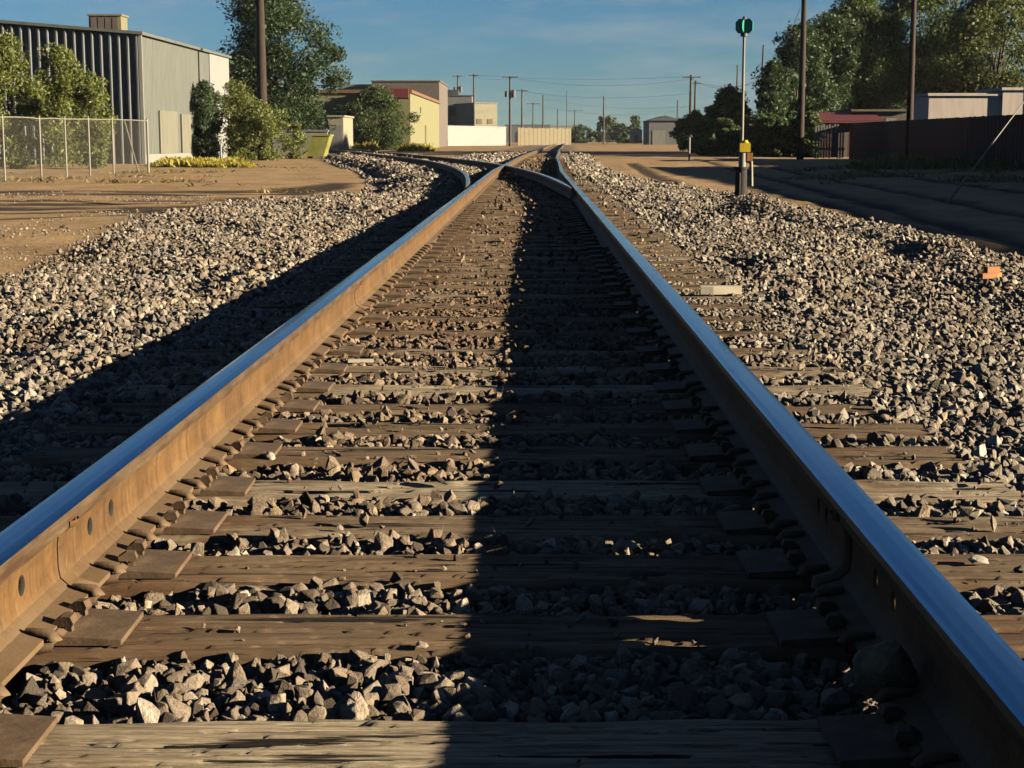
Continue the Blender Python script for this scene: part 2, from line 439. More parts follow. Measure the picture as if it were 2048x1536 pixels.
# ------------------------------------------------------------------ ground sheet
xs = [-4000, -2500, -1500, -900, -500, -300, -200, -140, -100, -75, -58, -46, -38]
x = -32.0
while x < -11: xs.append(x); x += 0.6
while x < -5: xs.append(x); x += 0.22
while x < 5: xs.append(x); x += 0.15
while x < 13: xs.append(x); x += 0.25
while x < 34: xs.append(x); x += 0.8
xs += [38, 46, 58, 75, 100, 140, 200, 300, 500, 900, 1500, 2500, 4000]
ys = [-4000, -1500, -500, -200, -80, -40, -20, -10, -5, -2, 0]
y = 1.0
while y < 4000: ys.append(y); y += max(0.12, y * 0.0125) if y < 130 else y * 0.06
ys.append(4200)
nx, ny = len(xs), len(ys)
V = np.zeros((ny, nx, 3), np.float32); G = np.zeros((ny, nx), np.float32); RT = np.zeros((ny, nx), np.float32)
for j, yy in enumerate(ys):
    for i, xx in enumerate(xs):
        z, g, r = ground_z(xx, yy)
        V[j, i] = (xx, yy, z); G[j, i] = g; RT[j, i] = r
idx = np.arange(nx * ny).reshape(ny, nx)
quads = np.stack([idx[:-1, :-1], idx[:-1, 1:], idx[1:, 1:], idx[1:, :-1]], -1).reshape(-1, 4)
go = raw('ground', V.reshape(-1, 3), quads, M_ground)
for nm, arr in (('gravel', G), ('rut_shade', RT)):
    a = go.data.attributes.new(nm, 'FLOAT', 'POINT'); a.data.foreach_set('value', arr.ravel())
go.data.polygons.foreach_set('use_smooth', np.ones(len(go.data.polygons), bool))
tag(go, 'tan dry dirt with wheel ruts and painted shadow streaks beside the gravel bed', 'ground', kind='structure')

# ------------------------------------------------------------------ railroad ties
TIE_Y = [YG(v) for v in (1436, 1228, 1110, 1026, 956, 894, 843, 802, 768, 732, 694, 659, 631, 607, 586, 568)]  # far top edges
while TIE_Y[-1] < 74: TIE_Y.append(TIE_Y[-1] + rng.uniform(.47, .52))
TW = 0.225
def tie_mesh(seed, n=130, L=2.6, W_=TW, H=.17, m=15, fine=0.0):
    rr = random.Random(seed); prof = []
    bev = 0.010
    prof = [(-W_ / 2, -H), (-W_ / 2, -H * .5), (-W_ / 2, -bev)]
    prof += [(-W_ / 2 + bev + (W_ - 2 * bev) * k / (m - 1), 0) for k in range(m)]
    prof += [(W_ / 2, -bev), (W_ / 2, -H * .5), (W_ / 2, -H)]
    k = len(prof); vs = []
    for i in range(n):
        xx = -L / 2 + L * i / (n - 1)
        for q, (yy, zz) in enumerate(prof):
            w = noise.fractal(Vector((xx * 1.1, yy * 24 + seed * 7, zz * 20)), 1.0, 2.0, 3)
            w2 = noise.noise(Vector((xx * 3.1, yy * 8, seed * 3.3)))
            dz = 0.006 * w + 0.004 * w2 - (0.010 if abs(noise.noise(Vector((xx * .9, yy * 30 + seed * 3, 2.2)))) < .05 and zz > -.02 else 0)
            dy = 0.006 * noise.noise(Vector((xx * 2.3, seed, zz * 9 + yy)))
            if zz > -0.02 and abs(yy) > W_ / 2 - .03: dz -= 0.012 * max(0, noise.noise(Vector((xx * 2.7, yy * 3, seed + 5.0))))
            if fine and zz > -.02:
                gr = noise.noise(Vector((xx * 2.2, yy * 95 + seed, 7.7))); g2 = noise.noise(Vector((xx * 5, yy * 190, 1.1)))
                dz = dz * .45 + fine * (gr + .6 * g2) - (0.006 if abs(noise.noise(Vector((xx * 1.1, yy * 55, 4.4)))) < .06 else 0)
            if zz < -0.02: dz = 0
            ex = 0.012 * w if i in (0, n - 1) else 0
            vs.append((xx + ex, yy + dy, zz + dz))
    fs = []
    for i in range(n - 1):
        for q in range(k):
            fs.append((i * k + q, i * k + (q + 1) % k, (i + 1) * k + (q + 1) % k, (i + 1) * k + q))
    mb = MB(); mb.add(vs, fs, 0, True); mb.add(vs[:k], [tuple(range(k))[::-1]]); mb.add(vs[-k:], [tuple(range(k))])
    return mb
tie_meshes = []
NEAR_TIES = []
for s_ in range(4):
    o = tie_mesh(40 + s_, n=330, m=37, fine=.0016).build('railroad_tie', M_tie); NEAR_TIES.append(o.data); bpy.data.objects.remove(o)
for s_ in range(7):
    o = tie_mesh(s_ + 1).build('railroad_tie', M_tie); tie_meshes.append(o.data); bpy.data.objects.remove(o)

def plate_mesh():
    mb = MB()
    mb.prism([(-.17, 0), (.205, 0), (.205, .010), (.095, .016), (.082, .024), (.074, .024), (.074, .0185), (-.074, .0185), (-.074, .024), (-.082, .024), (-.17, .012)], 'y', -.098, .098)
    return mb
def spike_mesh():
    mb = MB()
    mb.box(-.008, .008, -.008, .008, -.03, .034)
    mb.prism([(-.030, .030), (-.032, .038), (-.012, .050), (.010, .049), (.016, .036), (.012, .030)], 'y', -.016, .016)
    return mb
pm = plate_mesh().build('tie_plate', M_drust); PLATE = pm.data; bpy.data.objects.remove(pm)
sm_ = spike_mesh().build('spike', M_drust); SPIKE = sm_.data; bpy.data.objects.remove(sm_)
ORD = ['nearest', 'second', 'third', 'fourth', 'fifth', 'sixth', 'seventh', 'eighth', 'ninth', 'tenth', 'eleventh', 'twelfth', 'thirteenth',
       'fourteenth', 'fifteenth', 'sixteenth', 'seventeenth', 'eighteenth', 'nineteenth', 'twentieth']
def link(name, me, parent=None, loc=(0, 0, 0), rot=(0, 0, 0), scale=(1, 1, 1)):
    o = bpy.data.objects.new(name, me); C.objects.link(o)
    o.location = loc; o.rotation_euler = rot; o.scale = scale
    if parent: o.parent = parent
    return o
TIES = []   # (x0,x1,y0,y1)
for i, yb in enumerate(TIE_Y):
    yc = yb - TW / 2
    x0, x1 = -1.29 + rng.uniform(-.05, .04), 1.29 + rng.uniform(-.05, .05)
    if i == 0: x0, x1 = -1.3, 1.3
    off = main_off(yc)
    if 21 < yc < 46: x0 = div_off(yc) - 1.3
    if i < len(ORD):
        lab = ('grey weathered wooden railroad tie lying across the bottom edge of the photo' if i == 0 else
               f'weathered brown railroad tie, {ORD[i]} one up from the bottom edge of the photo')
        if i == 14: lab = 'brown railroad tie with a pale board resting on its right end'
    elif 21 < yc < 46: lab = 'long dark railroad tie under both tracks of the switch'
    else: lab = 'brown railroad tie half sunk in ballast on the straight track'
    if yc >= 46: lab = 'small far railroad tie beyond the switch on the main track'
    L = x1 - x0
    o = link('railroad_tie', NEAR_TIES[i] if i < 4 else tie_meshes[i % 7], None, (off + (x0 + x1) / 2 if L < 2.8 else (x0 + x1) / 2 + off / 2, yc, rng.uniform(-.006, .004) if i else 0),
             (0, 0, .012 + (rng.uniform(-.010, .010) if i > 1 else 0)), (L / 2.6, rng.uniform(.94, 1.06) if i > 3 else 1, 1))
    tone = (.0, .62, .55, .42, .12, .55, .7, .6, .15, .3)[i] if i < 10 else .35 + .6 * rng.random(); o.color = (tone, tone, tone, 1)
    tag(o, lab, 'railroad tie', 'wooden ties under the tracks')
    TIES.append((o.location.x - L / 2, o.location.x + L / 2, yc - TW / 2, yc + TW / 2))
    if yc < 22:
        for s in (-1, 1):
            p = link('tie_plate', PLATE, o, ((s * .75 - o.location.x) / o.scale.x, 0, .001), (0, 0, 0 if s < 0 else math.pi), (.9 / o.scale.x, .88 / o.scale.y, 1))
            for (sx, sy) in ((.098, .05), (-.1, -.05), (.098, -.055), (-.1, .055)):
                if rng.random() < 0.14 and yc > 4: continue
                link('spike', SPIKE, p, (sx, sy, -.004 + rng.uniform(0, .010) ** 1.2), (rng.uniform(-.12, .12), rng.uniform(-.08, .08), (0 if sx > 0 else math.pi) + rng.uniform(-.2, .2)), (.85, .85, .92))
yy = 46.2; k = 0
while yy < 74:
    d = div_off(yy)
    ang = math.atan(2 * (min(yy, 62) - 17) / 520)
    o = link('railroad_tie', tie_meshes[k % 7], None, (d, yy, -.006), (0, 0, ang))
    tag(o, 'small far railroad tie on the track curving off left', 'railroad tie', 'wooden ties under the tracks')
    TIES.append((d - 1.3, d + 1.3, yy - TW / 2 - .1, yy + TW / 2 + .1)); yy += .5; k += 1

# ------------------------------------------------------------------ rails
RP_half = [(.0699, .0), (.0699, .010), (.030, .020), (.0125, .034), (.0085, .055), (.0085, .095), (.0125, .118), (.020, .127), (.0345, .1315), (.0372, .150), (.0355, .1625), (.0310, .1672), (.0200, .1693), (.0, .1700)]
RP = RP_half + [(-a, b) for a, b in RP_half[-2::-1]]
NPf = len(RP)
def is_top(q):
    a = RP[q]; b = RP[(q + 1) % NPf]
    lo = min(a[1], b[1]); return 0 if lo < .1312 else (1 if lo > .1615 else 2)
def sweep(fn, ysamp, zbase, taper=None):
    mb = MB(); vs = []
    for i, yv in enumerate(ysamp):
        xc = fn(yv); dx = (fn(yv + .5) - fn(yv - .5)); t = Vector((dx, 1, 0)).normalized(); nrm = Vector((t.y, -t.x, 0))
        for (a, b) in RP:
            if taper: a *= taper(yv)
            p = Vector((xc, yv, zbase + b)) + nrm * a; vs.append(p)
    for i in range(len(ysamp) - 1):
        for q in range(NPf):
            mb.add([], [])
            mb.f.append((i * NPf + q, i * NPf + (q + 1) % NPf, (i + 1) * NPf + (q + 1) % NPf, (i + 1) * NPf + q)); mb.mi.append(is_top(q)); mb.sm.append(False)
    mb.v = [tuple(v) for v in vs]
    n = len(ysamp)
    mb.f.append(tuple(range(NPf))[::-1]); mb.mi.append(0); mb.sm.append(False)
    mb.f.append(tuple(range((n - 1) * NPf, n * NPf))); mb.mi.append(0); mb.sm.append(False)
    return mb
def path(a, b):
    out = [a]; y = a
    while y < b:
        y = min(b, y + max(0.6, (y if y > 0 else 0) * .035)); out.append(y)
    return out
ZR = .020
def drill(o, holes, xc):
    """bolt holes left in the web by an old joint"""
    cut = MB()
    for h in holes:
        cut.tube([(xc - .06, h, ZR + .0785), (xc + .06, h, ZR + .0785)], .0185, 22)
    c = cut.build('cutter', M_hole_shade)
    m = o.modifiers.new('holes', 'BOOLEAN'); m.object = c; m.operation = 'DIFFERENCE'; m.solver = 'EXACT'; m.material_mode = 'TRANSFER' if xc < 0 else 'INDEX'
    dg = bpy.context.evaluated_depsgraph_get()
    me = bpy.data.meshes.new_from_object(o.evaluated_get(dg))
    o.modifiers.clear(); o.data = me
    bpy.data.objects.remove(c)
def collar(parent, xc, yv):
    mb = MB(); vs = []
    ysx = [(-.022, .002), (-.015, .008), (-.005, .011), (.005, .011), (.015, .008), (.022, .002)]
    pr = [(.0699, .0), (.0699, .010), (.030, .020), (.0125, .034), (.0085, .055), (.0085, .095), (.0125, .118), (.020, .127), (.0345, .1315), (.0372, .145)]
    for s in (1, -1):
        mm = MB(); vs = []
        for dy, o_ in ysx:
            for k, (a, b) in enumerate(pr):
                up = o_ * .8 if 1 <= k <= 3 else 0
                vs.append((xc + s * (a + o_ * (1 if k != 1 else .6)), yv + dy + .012 * math.sin(b * 22), ZR + b + up))
        n = len(pr)
        fs = [(i * n + q, i * n + q + 1, (i + 1) * n + q + 1, (i + 1) * n + q) for i in range(len(ysx) - 1) for q in range(n - 1)]
        mb.add(vs, fs, 0, True)
    o = mb.build('weld_collar', M_rust, parent); return o
def anchor_mesh():
    mb = MB()
    # a flat spring bar hooked under the rail foot and over its edge
    mb.tube([(-.085, 0, -.004), (-.05, 0, -.012), (.06, 0, -.012), (.083, 0, -.004), (.092, 0, .010), (.084, 0, .021), (.058, .004, .024), (.040, .008, .027)], [.011, .012, .012, .013, .014, .013, .011, .007], 8)
    mb.box(-.094, -.078, -.016, .016, -.022, .014)
    return mb
am = anchor_mesh().build('rail_anchor', M_drust); ANCHOR = am.data; bpy.data.objects.remove(am)
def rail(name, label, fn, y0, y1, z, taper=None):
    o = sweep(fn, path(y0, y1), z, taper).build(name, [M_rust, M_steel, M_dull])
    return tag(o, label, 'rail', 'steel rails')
gl = lambda Y: main_off(Y) - .75
gr = lambda Y: main_off(Y) + .75
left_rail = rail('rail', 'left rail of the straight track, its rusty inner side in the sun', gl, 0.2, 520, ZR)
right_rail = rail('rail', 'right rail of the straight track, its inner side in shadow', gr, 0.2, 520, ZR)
drill(left_rail, [YG(v, .0985) for v in (1222, 1175, 1055, 1018)], -.75)
drill(right_rail, [YG(v, .0985) for v in (1200, 1155, 1030, 1010)], .75)
collar(left_rail, -.75, YG(1108, .1)); collar(right_rail, .75, YG(1090, .1)); collar(left_rail, -.75, 8.0)
dl = rail('rail', 'outer rail of the track that curves off to the left', lambda Y: div_off(Y) - .75, 23.6, 160, ZR - .002, lambda Y: .25 + .75 * smooth(23.6, 27, Y))
dr = rail('rail', 'inner rail of the switch crossing over from right to left', lambda Y: div_off(Y) + .75, 23.2, 160, ZR - .002, lambda Y: .25 + .75 * smooth(23.2, 27, Y))
na = 0
for i, yb in enumerate(TIE_Y):
    if yb > 13: break
    for par, xx, s in ((left_rail, -.75, 1), (right_rail, .75, -1)):
        for yv in (yb + .022, yb - TW - .022):
            if i > 3 and rng.random() < .12: continue
            link('rail_anchor', ANCHOR, par, (xx, yv + rng.uniform(-.008, .008), ZR), (rng.uniform(-.06, .06), 0, (0 if s > 0 else math.pi) + rng.uniform(-.08, .08)), (.95, .72, .8))

# ------------------------------------------------------------------ ballast (uncountable crushed stone)
def stone_mesh(seed):
    r = random.Random(seed)
    bm = bmesh.new()
    for k in range(15):
        d = Vector((r.gauss(0, 1), r.gauss(0, 1), r.gauss(0, 1))).normalized() * r.uniform(.36, .55)
        bm.verts.new(d)
    res = bmesh.ops.convex_hull(bm, input=bm.verts)
    for v in [v for v in bm.verts if not v.link_faces]: bm.verts.remove(v)
    bmesh.ops.dissolve_limit(bm, angle_limit=R(9), verts=bm.verts, edges=bm.edges)
    bmesh.ops.bevel(bm, geom=list(bm.edges), offset=.022, segments=1, affect='EDGES')
    bmesh.ops.triangulate(bm, faces=bm.faces)
    me = bpy.data.meshes.new('stone'); bm.to_mesh(me); bm.free(); me.materials.append(M_stone); return me
scol = bpy.data.collections.new('stone_shapes')
STONES = []
for s_ in range(14):
    me = stone_mesh(100 + s_); STONES.append(me)
    o = bpy.data.objects.new(f'stone_{s_:02d}', me); scol.objects.link(o)
P, SC, RO, ID = [], [], [], []
def in_tie(x, y):
    for (a, b, c, d) in TIE_NEAR.get(int(y * 2), ()):
        if a < x < b and c < y < d: return True
    return False
TIE_NEAR = {}
for t in TIES:
    for k in {int(t[2] * 2), int(t[3] * 2)}: TIE_NEAR.setdefault(k, []).append(t)
def scatter(y0, y1, dens, d0, layers=1):
    xa, xb = -11, 8.5
    area = (xb - xa) * (y1 - y0); n = int(area * dens)
    X = nrng.uniform(xa, xb, n); Y = nrng.uniform(y0, y1, n); D = d0 * np.exp(np.minimum(nrng.normal(0, .33, n), .62)); U = nrng.uniform(0, 1, (n, 3)); A = nrng.uniform(0, 2 * math.pi, (n, 3))
    for x, y, d, u, a in zip(X, Y, D, U, A):
        # stay near what the camera can see
        h = .335 * y + 1.3
        if abs(x - .1 + .013 * y) > h: continue
        g = bed_top(x, y)[1]
        if g < 0.02 or u[0] > g ** 1.1 * 1.2:
            if u[0] > .93 and y < 34 and fbm(x, y, .5, 3) > .12 and x < 4.6: d *= .5
            else: continue
        off = abs(abs(x - main_off(y)) - .75)
        if off < .045 + d * .5: continue
        if y > 23 and abs(abs(x - div_off(y)) - .75) < .05 + d * .4: continue
        ontie = in_tie(x, y)
        if ontie:
            ax = abs(x - main_off(y))
            pr = .03 + .015 * smooth(6, 20, y) + .2 * smooth(28, 45, y)
            if abs(ax - .75) < .26: continue
            if y < 6: pr *= .25
            if d < .021: pr *= 3.5
            if y < 2.45 and u[2] > .12: continue
            if u[1] > pr: continue
            z = d * .28; d *= .8
        else:
            z = (ballast_z(x, y) if g > .5 else ground_z(x, y)[0] + .03 * g + .2 * d) + (u[1] - .5) * d * .75
            ax = abs(x - main_off(y))
            if ax < .98 and ax > .52: z -= .012
            if ax < 1.36: z = min(z + .016, .010 - d * (.30 + .35 * smooth(5, 11, y)) - .012 * smooth(5, 12, y))
        P.append((x, y, z)); SC.append((d * (1 + .7 * (u[2] - .3)), d * (.75 + .4 * (u[0] * 7 % 1)), d * (.5 + .45 * (u[1] * 5 % 1)))); RO.append(tuple(a)); ID.append(int(u[2] * 9973) % 14)
scatter(1.9, 5, 3700, .031)
scatter(1.9, 6.5, 3600, .015)
scatter(5, 9, 2700, .034)
scatter(9, 18, 1750, .040)
scatter(18, 34, 800, .054)
scatter(34, 62, 340, .078)
scatter(62, 110, 100, .12)
print('stones', len(P))
bm_ = bpy.data.meshes.new('ballast'); bm_.vertices.add(len(P)); bm_.vertices.foreach_set('co', np.array(P, np.float32).ravel())
for nm, tp, arr, key in (('scl', 'FLOAT_VECTOR', SC, 'vector'), ('rot', 'FLOAT_VECTOR', RO, 'vector'), ('idx', 'INT', ID, 'value')):
    a = bm_.attributes.new(nm, tp, 'POINT'); a.data.foreach_set(key, np.array(arr, np.int32 if tp == 'INT' else np.float32).ravel())
ballast = bpy.data.objects.new('ballast', bm_); C.objects.link(ballast); bm_.materials.append(M_stone)
tag(ballast, 'tan and grey crushed stone ballast around the tracks', 'ballast', kind='stuff')
ng = bpy.data.node_groups.new('scatter_stones', 'GeometryNodeTree')
ng.interface.new_socket('Geometry', in_out='INPUT', socket_type='NodeSocketGeometry')
ng.interface.new_socket('Geometry', in_out='OUTPUT', socket_type='NodeSocketGeometry')
gi = ng.nodes.new('NodeGroupInput'); gout = ng.nodes.new('NodeGroupOutput')
ci = ng.nodes.new('GeometryNodeCollectionInfo'); ci.inputs[0].default_value = scol; ci.inputs[1].default_value = True; ci.inputs[2].default_value = True
ip = ng.nodes.new('GeometryNodeInstanceOnPoints'); ip.inputs['Pick Instance'].default_value = True
def na_(nm, t):
    n = ng.nodes.new('GeometryNodeInputNamedAttribute'); n.data_type = t; n.inputs[0].default_value = nm; return n.outputs[0]
ng.links.new(gi.outputs[0], ip.inputs['Points']); ng.links.new(ci.outputs[0], ip.inputs['Instance'])
ng.links.new(na_('idx', 'INT'), ip.inputs['Instance Index'])
ng.links.new(na_('rot', 'FLOAT_VECTOR'), ip.inputs['Rotation']); ng.links.new(na_('scl', 'FLOAT_VECTOR'), ip.inputs['Scale'])
ng.links.new(ip.outputs[0], gout.inputs[0])
md = ballast.modifiers.new('scatter', 'NODES'); md.node_group = ng

# single stones and scraps that stand out
def rock(name, label, px, py, Y, size, m, z=None, sc=(1, .85, .75), seed=5, cat='rock'):
    me = bpy.data.meshes.new(name); bm = bmesh.new(); bmesh.ops.create_icosphere(bm, subdivisions=3, radius=.5)
    for v in bm.verts:
        n_ = noise.fractal(v.co * 2.2 + Vector((seed, 0, 0)), 1.0, 2.0, 4)
        v.co *= 1 + .16 * n_
        v.co = Vector((v.co.x * sc[0], v.co.y * sc[1], v.co.z * sc[2])) * size
    bm.to_mesh(me); bm.free(); me.materials.append(m)
    w = W(px, py, Y)
    o = bpy.data.objects.new(name, me); C.objects.link(o); o.location = (w.x, Y, w.z if z is None else z); o.rotation_euler.z = seed
    return tag(o, label, cat)
rock('rock', 'large pale grey stone at the edge of the left rail shadow', 42, 838, 5.7, .16, M_rock, None, (1, .9, .8), 3)
rock('rock', 'round brown stone on the tie plate beside the right rail at bottom', 1765, 1440, 2.40, .098, M_brownrock, .056, (1, .9, .92), 9)
rock('rock', 'small pale yellow stone lying between ties near left rail', 540, 938, 4.32, .045, M_rock, .005, (1, .7, .8), 2)
b = MB(); b.obox((0, 0, 0), .10, .02, .012); s_ = b.build('wood_chip', M_paleboard, None, (WX(722, 6.25, 727), 6.25, .01), .1)
tag(s_, 'pale wood chip lying on the ties in the middle of track', 'wood chip')
b = MB(); b.prism([(-.12, -.03), (-.05, -.035), (.11, -.022), (.12, .03), (.02, .04), (-.115, .028)], 'z', 0, .045)
s_ = b.build('board', M_paleboard, None, (1.19, TIE_Y[14] - .11, .006), .05); tag(s_, 'short pale board lying on a tie end right of the track', 'board')
b = MB(); b.prism([(-.10, -.04), (.02, -.05), (.09, -.02), (.10, .05), (.03, .035), (-.02, .05), (-.09, .02)], 'z', 0, .035)
b.prism([(-.04, -.02), (.06, -.03), (.08, .03), (-.03, .03)], 'z', .0352, .075)
w = W(1978, 588, 10.9); s_ = b.build('broken_brick', M_orange, None, (w.x, 10.9, ballast_z(w.x, 10.9) + .03), .5); tag(s_, 'broken orange brick lying on the right ballast', 'brick')

# ------------------------------------------------------------------ foliage helpers
def leaves(n, centers, spread, size, seed, flat=1.0):
    r = np.random.default_rng(seed)
    c = np.asarray(centers, float); k = r.integers(0, len(c), n)
    sp = np.asarray(spread, float); sp = sp if sp.ndim else np.full(len(c), sp)
    d = r.normal(0, 1, (n, 3)); d /= np.linalg.norm(d, axis=1, keepdims=True); rad = r.uniform(0, 1, n) ** (1 / 2.2)
    p = c[k] + d * (rad * sp[k])[:, None] * np.array([1, 1, .8])
    u = r.normal(0, 1, (n, 3)); u /= np.linalg.norm(u, axis=1, keepdims=True)
    t = r.normal(0, 1, (n, 3)); v = np.cross(u, t); v /= np.linalg.norm(v, axis=1, keepdims=True)
    L = size * np.exp(r.normal(0, .3, n))
    a = u * L[:, None]; b = v * (L * .45)[:, None]
    vs = np.stack([p - a * .5, p + b * .5, p + a * .5, p - b * .5], 1).reshape(-1, 3)
    return vs, np.arange(4 * n).reshape(n, 4)
def crown_clumps(rx, ry, z0, z1, n, seed, bottom=.55):
    """clump centres spread through an uneven crown"""
    r = random.Random(seed); out = []; sp = []
    h = z1 - z0
    while len(out) < n:
        a = r.uniform(0, 2 * math.pi); t = r.uniform(0, 1)
        prof = math.sin(math.pi * min(1, max(.02, (t * (1 - .12) + .12)))) ** bottom
        edge = .70 + .62 * noise.noise(Vector((math.cos(a) * 1.4, math.sin(a) * 1.4, t * 2.4 + seed)))
        rr = prof * edge * math.sqrt(r.uniform(.12, 1))
        out.append((rx * rr * math.cos(a), ry * rr * math.sin(a), z0 + h * t)); sp.append(r.uniform(.06, .17) * (rx + h * .5))
    return out, sp
def tree(name, label, loc, rx, z0, z1, n, m, seed, leaf=.22, clumps=60, cat='tree', group=None, ry=None, trunk_r=.18, part='crown', kids=True):
    t = thing(name, loc, label, cat, group)
    cl, sp = crown_clumps(rx, ry or rx, z0, z1, clumps, seed)
    vs, fs = leaves(n, cl, sp, leaf, seed)
    # shoots sticking out of the outline
    r = random.Random(seed + 1); mb = MB()
    hub = Vector((0, 0, z0 + (z1 - z0) * .18))
    mb.tube([(0, 0, -.3), (.05 * rx * .3, 0, hub.z * .5), hub], [trunk_r * 1.25, trunk_r, trunk_r * .8], 9)
    for k in range(min(16, clumps)):
        c = Vector(cl[k * len(cl) // min(16, clumps)]); mid = hub.lerp(c, .5) + Vector((r.uniform(-.3, .3), r.uniform(-.3, .3), r.uniform(0, .4))) * .3 * rx * .4
        mb.tube([hub, mid, c], [trunk_r * .55, trunk_r * .3, trunk_r * .08], 6)
    mb.build('trunk', M_bark, t)
    raw(part, vs, fs, m, t)
    return t

def base_z(x, y): return ground_z(x, y)[0]
def pl(px, Y): # point on the ground below photo column px at depth Y
    x = WX(px, Y); return Vector((x, Y, base_z(x, Y)))
def hz(py, Y, p): return WZ(py, Y) - p.z     # height above the base point

# left side
p = pl(540, 112)
tree('broadleaf_tree', 'big dark green tree behind the utility pole left of the track', p, 5.7, .7, hz(-22, 112, p), 60000, M_leaf_dark, 3, .21, 150, group='trees beside the track', trunk_r=.3)
for (px, Y, wpx, top, m, sd, n, lab) in (
        (20, 66, 150, 80, M_leaf_bright, 11, 17000, 'bright green tall bush behind the chain link fence at the left edge'),
        (125, 68, 150, 98, M_leaf_bright, 12, 17000, 'bright green tall bush in front of the ribbed dark gable wall'),
        (188, 65, 85, 150, M_leaf_bright, 13, 9000, 'narrow green bush at the fence beside the ribbed wall corner')):
    p = pl(px, Y); tree('bush', lab, p, wpx / 2 * Y / F * 1.15, .1, hz(top, Y, p), n, m, sd, .12, 90, 'bush', 'bushes on the left', trunk_r=.06, part='foliage')
for (px, Y, wpx, top, m, sd, n, lab) in (
        (412, 91, 85, 168, M_leaf_dark, 21, 15000, 'dark upright bush in front of the white end of the metal warehouse'),
        (474, 96, 85, 165, M_leaf_bright, 22, 14000, 'mid green tall bush just left of the utility pole foot'),
        (518, 91, 140, 210, M_leaf_bright, 23, 18000, 'broad sprawling green bush around the foot of the utility pole'),
        (752, 148, 168, 184, M_leaf_deep, 28, 30000, 'round olive tree in front of the yellow building'),
        (590, 96, 55, 248, M_leaf_olive, 25, 3500, 'low olive bush left of the sloped yellow green skip')):
    p = pl(px, Y); tree('bush', lab, p, wpx / 2 * Y / F * 1.1, .05, hz(top, Y, p), n, m, sd, .19 if Y > 120 else .12, 110, 'bush', 'bushes on the left', trunk_r=.08, part='foliage')

# right side
for (px, Y, wpx, z0, top, m, sd, n, lab) in (
        (1712, 118, 235, 3.0, 5, M_leaf_deep, 31, 60000, 'tall leafy tree above the red roofed shed'),
        (1835, 124, 270, 2.4, -25, M_leaf_deep, 32, 70000, 'tallest leafy tree behind the dark pole at right'),
        (1985, 116, 270, 2.2, -20, M_leaf_mid, 33, 65000, 'tall mid green tree above the pale parapet at the right edge'),
        (1595, 110, 150, 1.0, 60, M_leaf_dark, 34, 34000, 'dark tree with a sparse outline behind the tall right pole'),
        (1655, 115, 150, .8, 42, M_leaf_dark, 37, 36000, 'dark tree between the tall pole and the trees over the red roof'),
        (1545, 106, 80, .4, 130, M_leaf_dark, 35, 20000, 'dark ragged tree just right of the green switch target'),
        (1460, 112, 110, .2, 182, M_leaf_deep, 36, 32000, 'rounded green tree behind the switch stand mast')):
    p = pl(px, Y); tree('broadleaf_tree', lab, p, wpx / 2 * Y / F * 1.15, z0, hz(top, Y, p), n, m, sd, .21, 120, 'tree', 'trees beside the track', trunk_r=.25)
for (px, Y, wpx, top, m, sd, n, lab) in (
        (1390, 118, 80, 228, M_leaf_bright, 41, 11000, 'olive hedge bush at the left end of the right hand thicket'),
        (1420, 114, 100, 236, M_leaf_deep, 45, 14000, 'dark bush between the olive hedge bush and the rounded tree'),
        (1505, 101, 90, 240, M_leaf_deep, 46, 14000, 'dark bush just behind the switch stand on its right'),
        (1590, 99, 90, 232, M_leaf_dark, 47, 13000, 'dark bush at the foot of the tall pole on the right'),
        (1450, 104, 110, 243, M_leaf_deep, 42, 14000, 'low dark bush at the foot of the switch stand mast'),
        (1545, 98, 110, 235, M_leaf_deep, 43, 14000, 'low dark bush right of the yellow switch lamp'),
        (1620, 96, 60, 225, M_leaf_deep, 44, 9000, 'dark bush left of the pale slatted fence')):
    p = pl(px, Y); tree('bush', lab, p, wpx / 2 * Y / F * 1.15, .05, hz(top, Y, p), n, m, sd, .2, 50, 'bush', 'bushes on the right', trunk_r=.06, part='foliage')
for (px, Y, wpx, top, sd, lab) in ((1215, 420, 44, 233, 51, 'far dark tree left of the small white shed'), (1270, 440, 34, 234, 52, 'far dark tree behind the small white shed'),
                             (1160, 430, 70, 252, 53, 'far low dark tree beyond the tan fence'), (1240, 400, 60, 252, 54, 'far low tree between two taller far trees')):
    p = pl(px, Y); tree('broadleaf_tree', lab, p, wpx / 2 * Y / F * 1.15, .1, hz(top, Y, p), 3500, M_leaf_dark, sd, .6, 40, 'tree', 'far trees on the horizon', trunk_r=.2)

# weeds: uncountable blades
def weeds(label, px0, px1, Y0, Y1, h, n, seed, m=None, clump=0):
    r = np.random.default_rng(seed); vs = []; fs = []
    for k in range(n):
        Y = r.uniform(Y0, Y1); px = r.uniform(px0, px1); x = WX(px, Y); z = base_z(x, Y)
        if clump and fbm(x, Y, .35, 3) < clump: continue
        e = min(1, min(px - px0, px1 - px) / ((px1 - px0) * .2) + .25)
        hh = h * e * r.uniform(.35, 1.0) * (1 + .7 * fbm(x, Y, .7, 2)); a = r.uniform(0, 6.28); dx, dy = math.cos(a) * .03, math.sin(a) * .03; lx, ly = r.normal(0, .12, 2)
        o = len(vs); vs += [(x - dx, Y - dy, z - .02), (x + dx, Y + dy, z - .02), (x + lx + dx, Y + ly + dy, z + hh * .8), (x + lx, Y + ly, z + hh)]; fs.append((o, o + 1, o + 2, o + 3))
    o = raw('grass', vs, fs, m or M_weed); tag(o, label, 'grass', kind='stuff')
weeds('yellow green weeds along the foot of the metal warehouse', 300, 505, 66, 75, .34, 9000, 1)
weeds('yellow flowering weeds left of the round olive tree', 700, 760, 132, 142, .7, 1500, 2)
weeds('yellow flowering weeds at the corner of the yellow building', 795, 868, 132, 142, .7, 1800, 3)

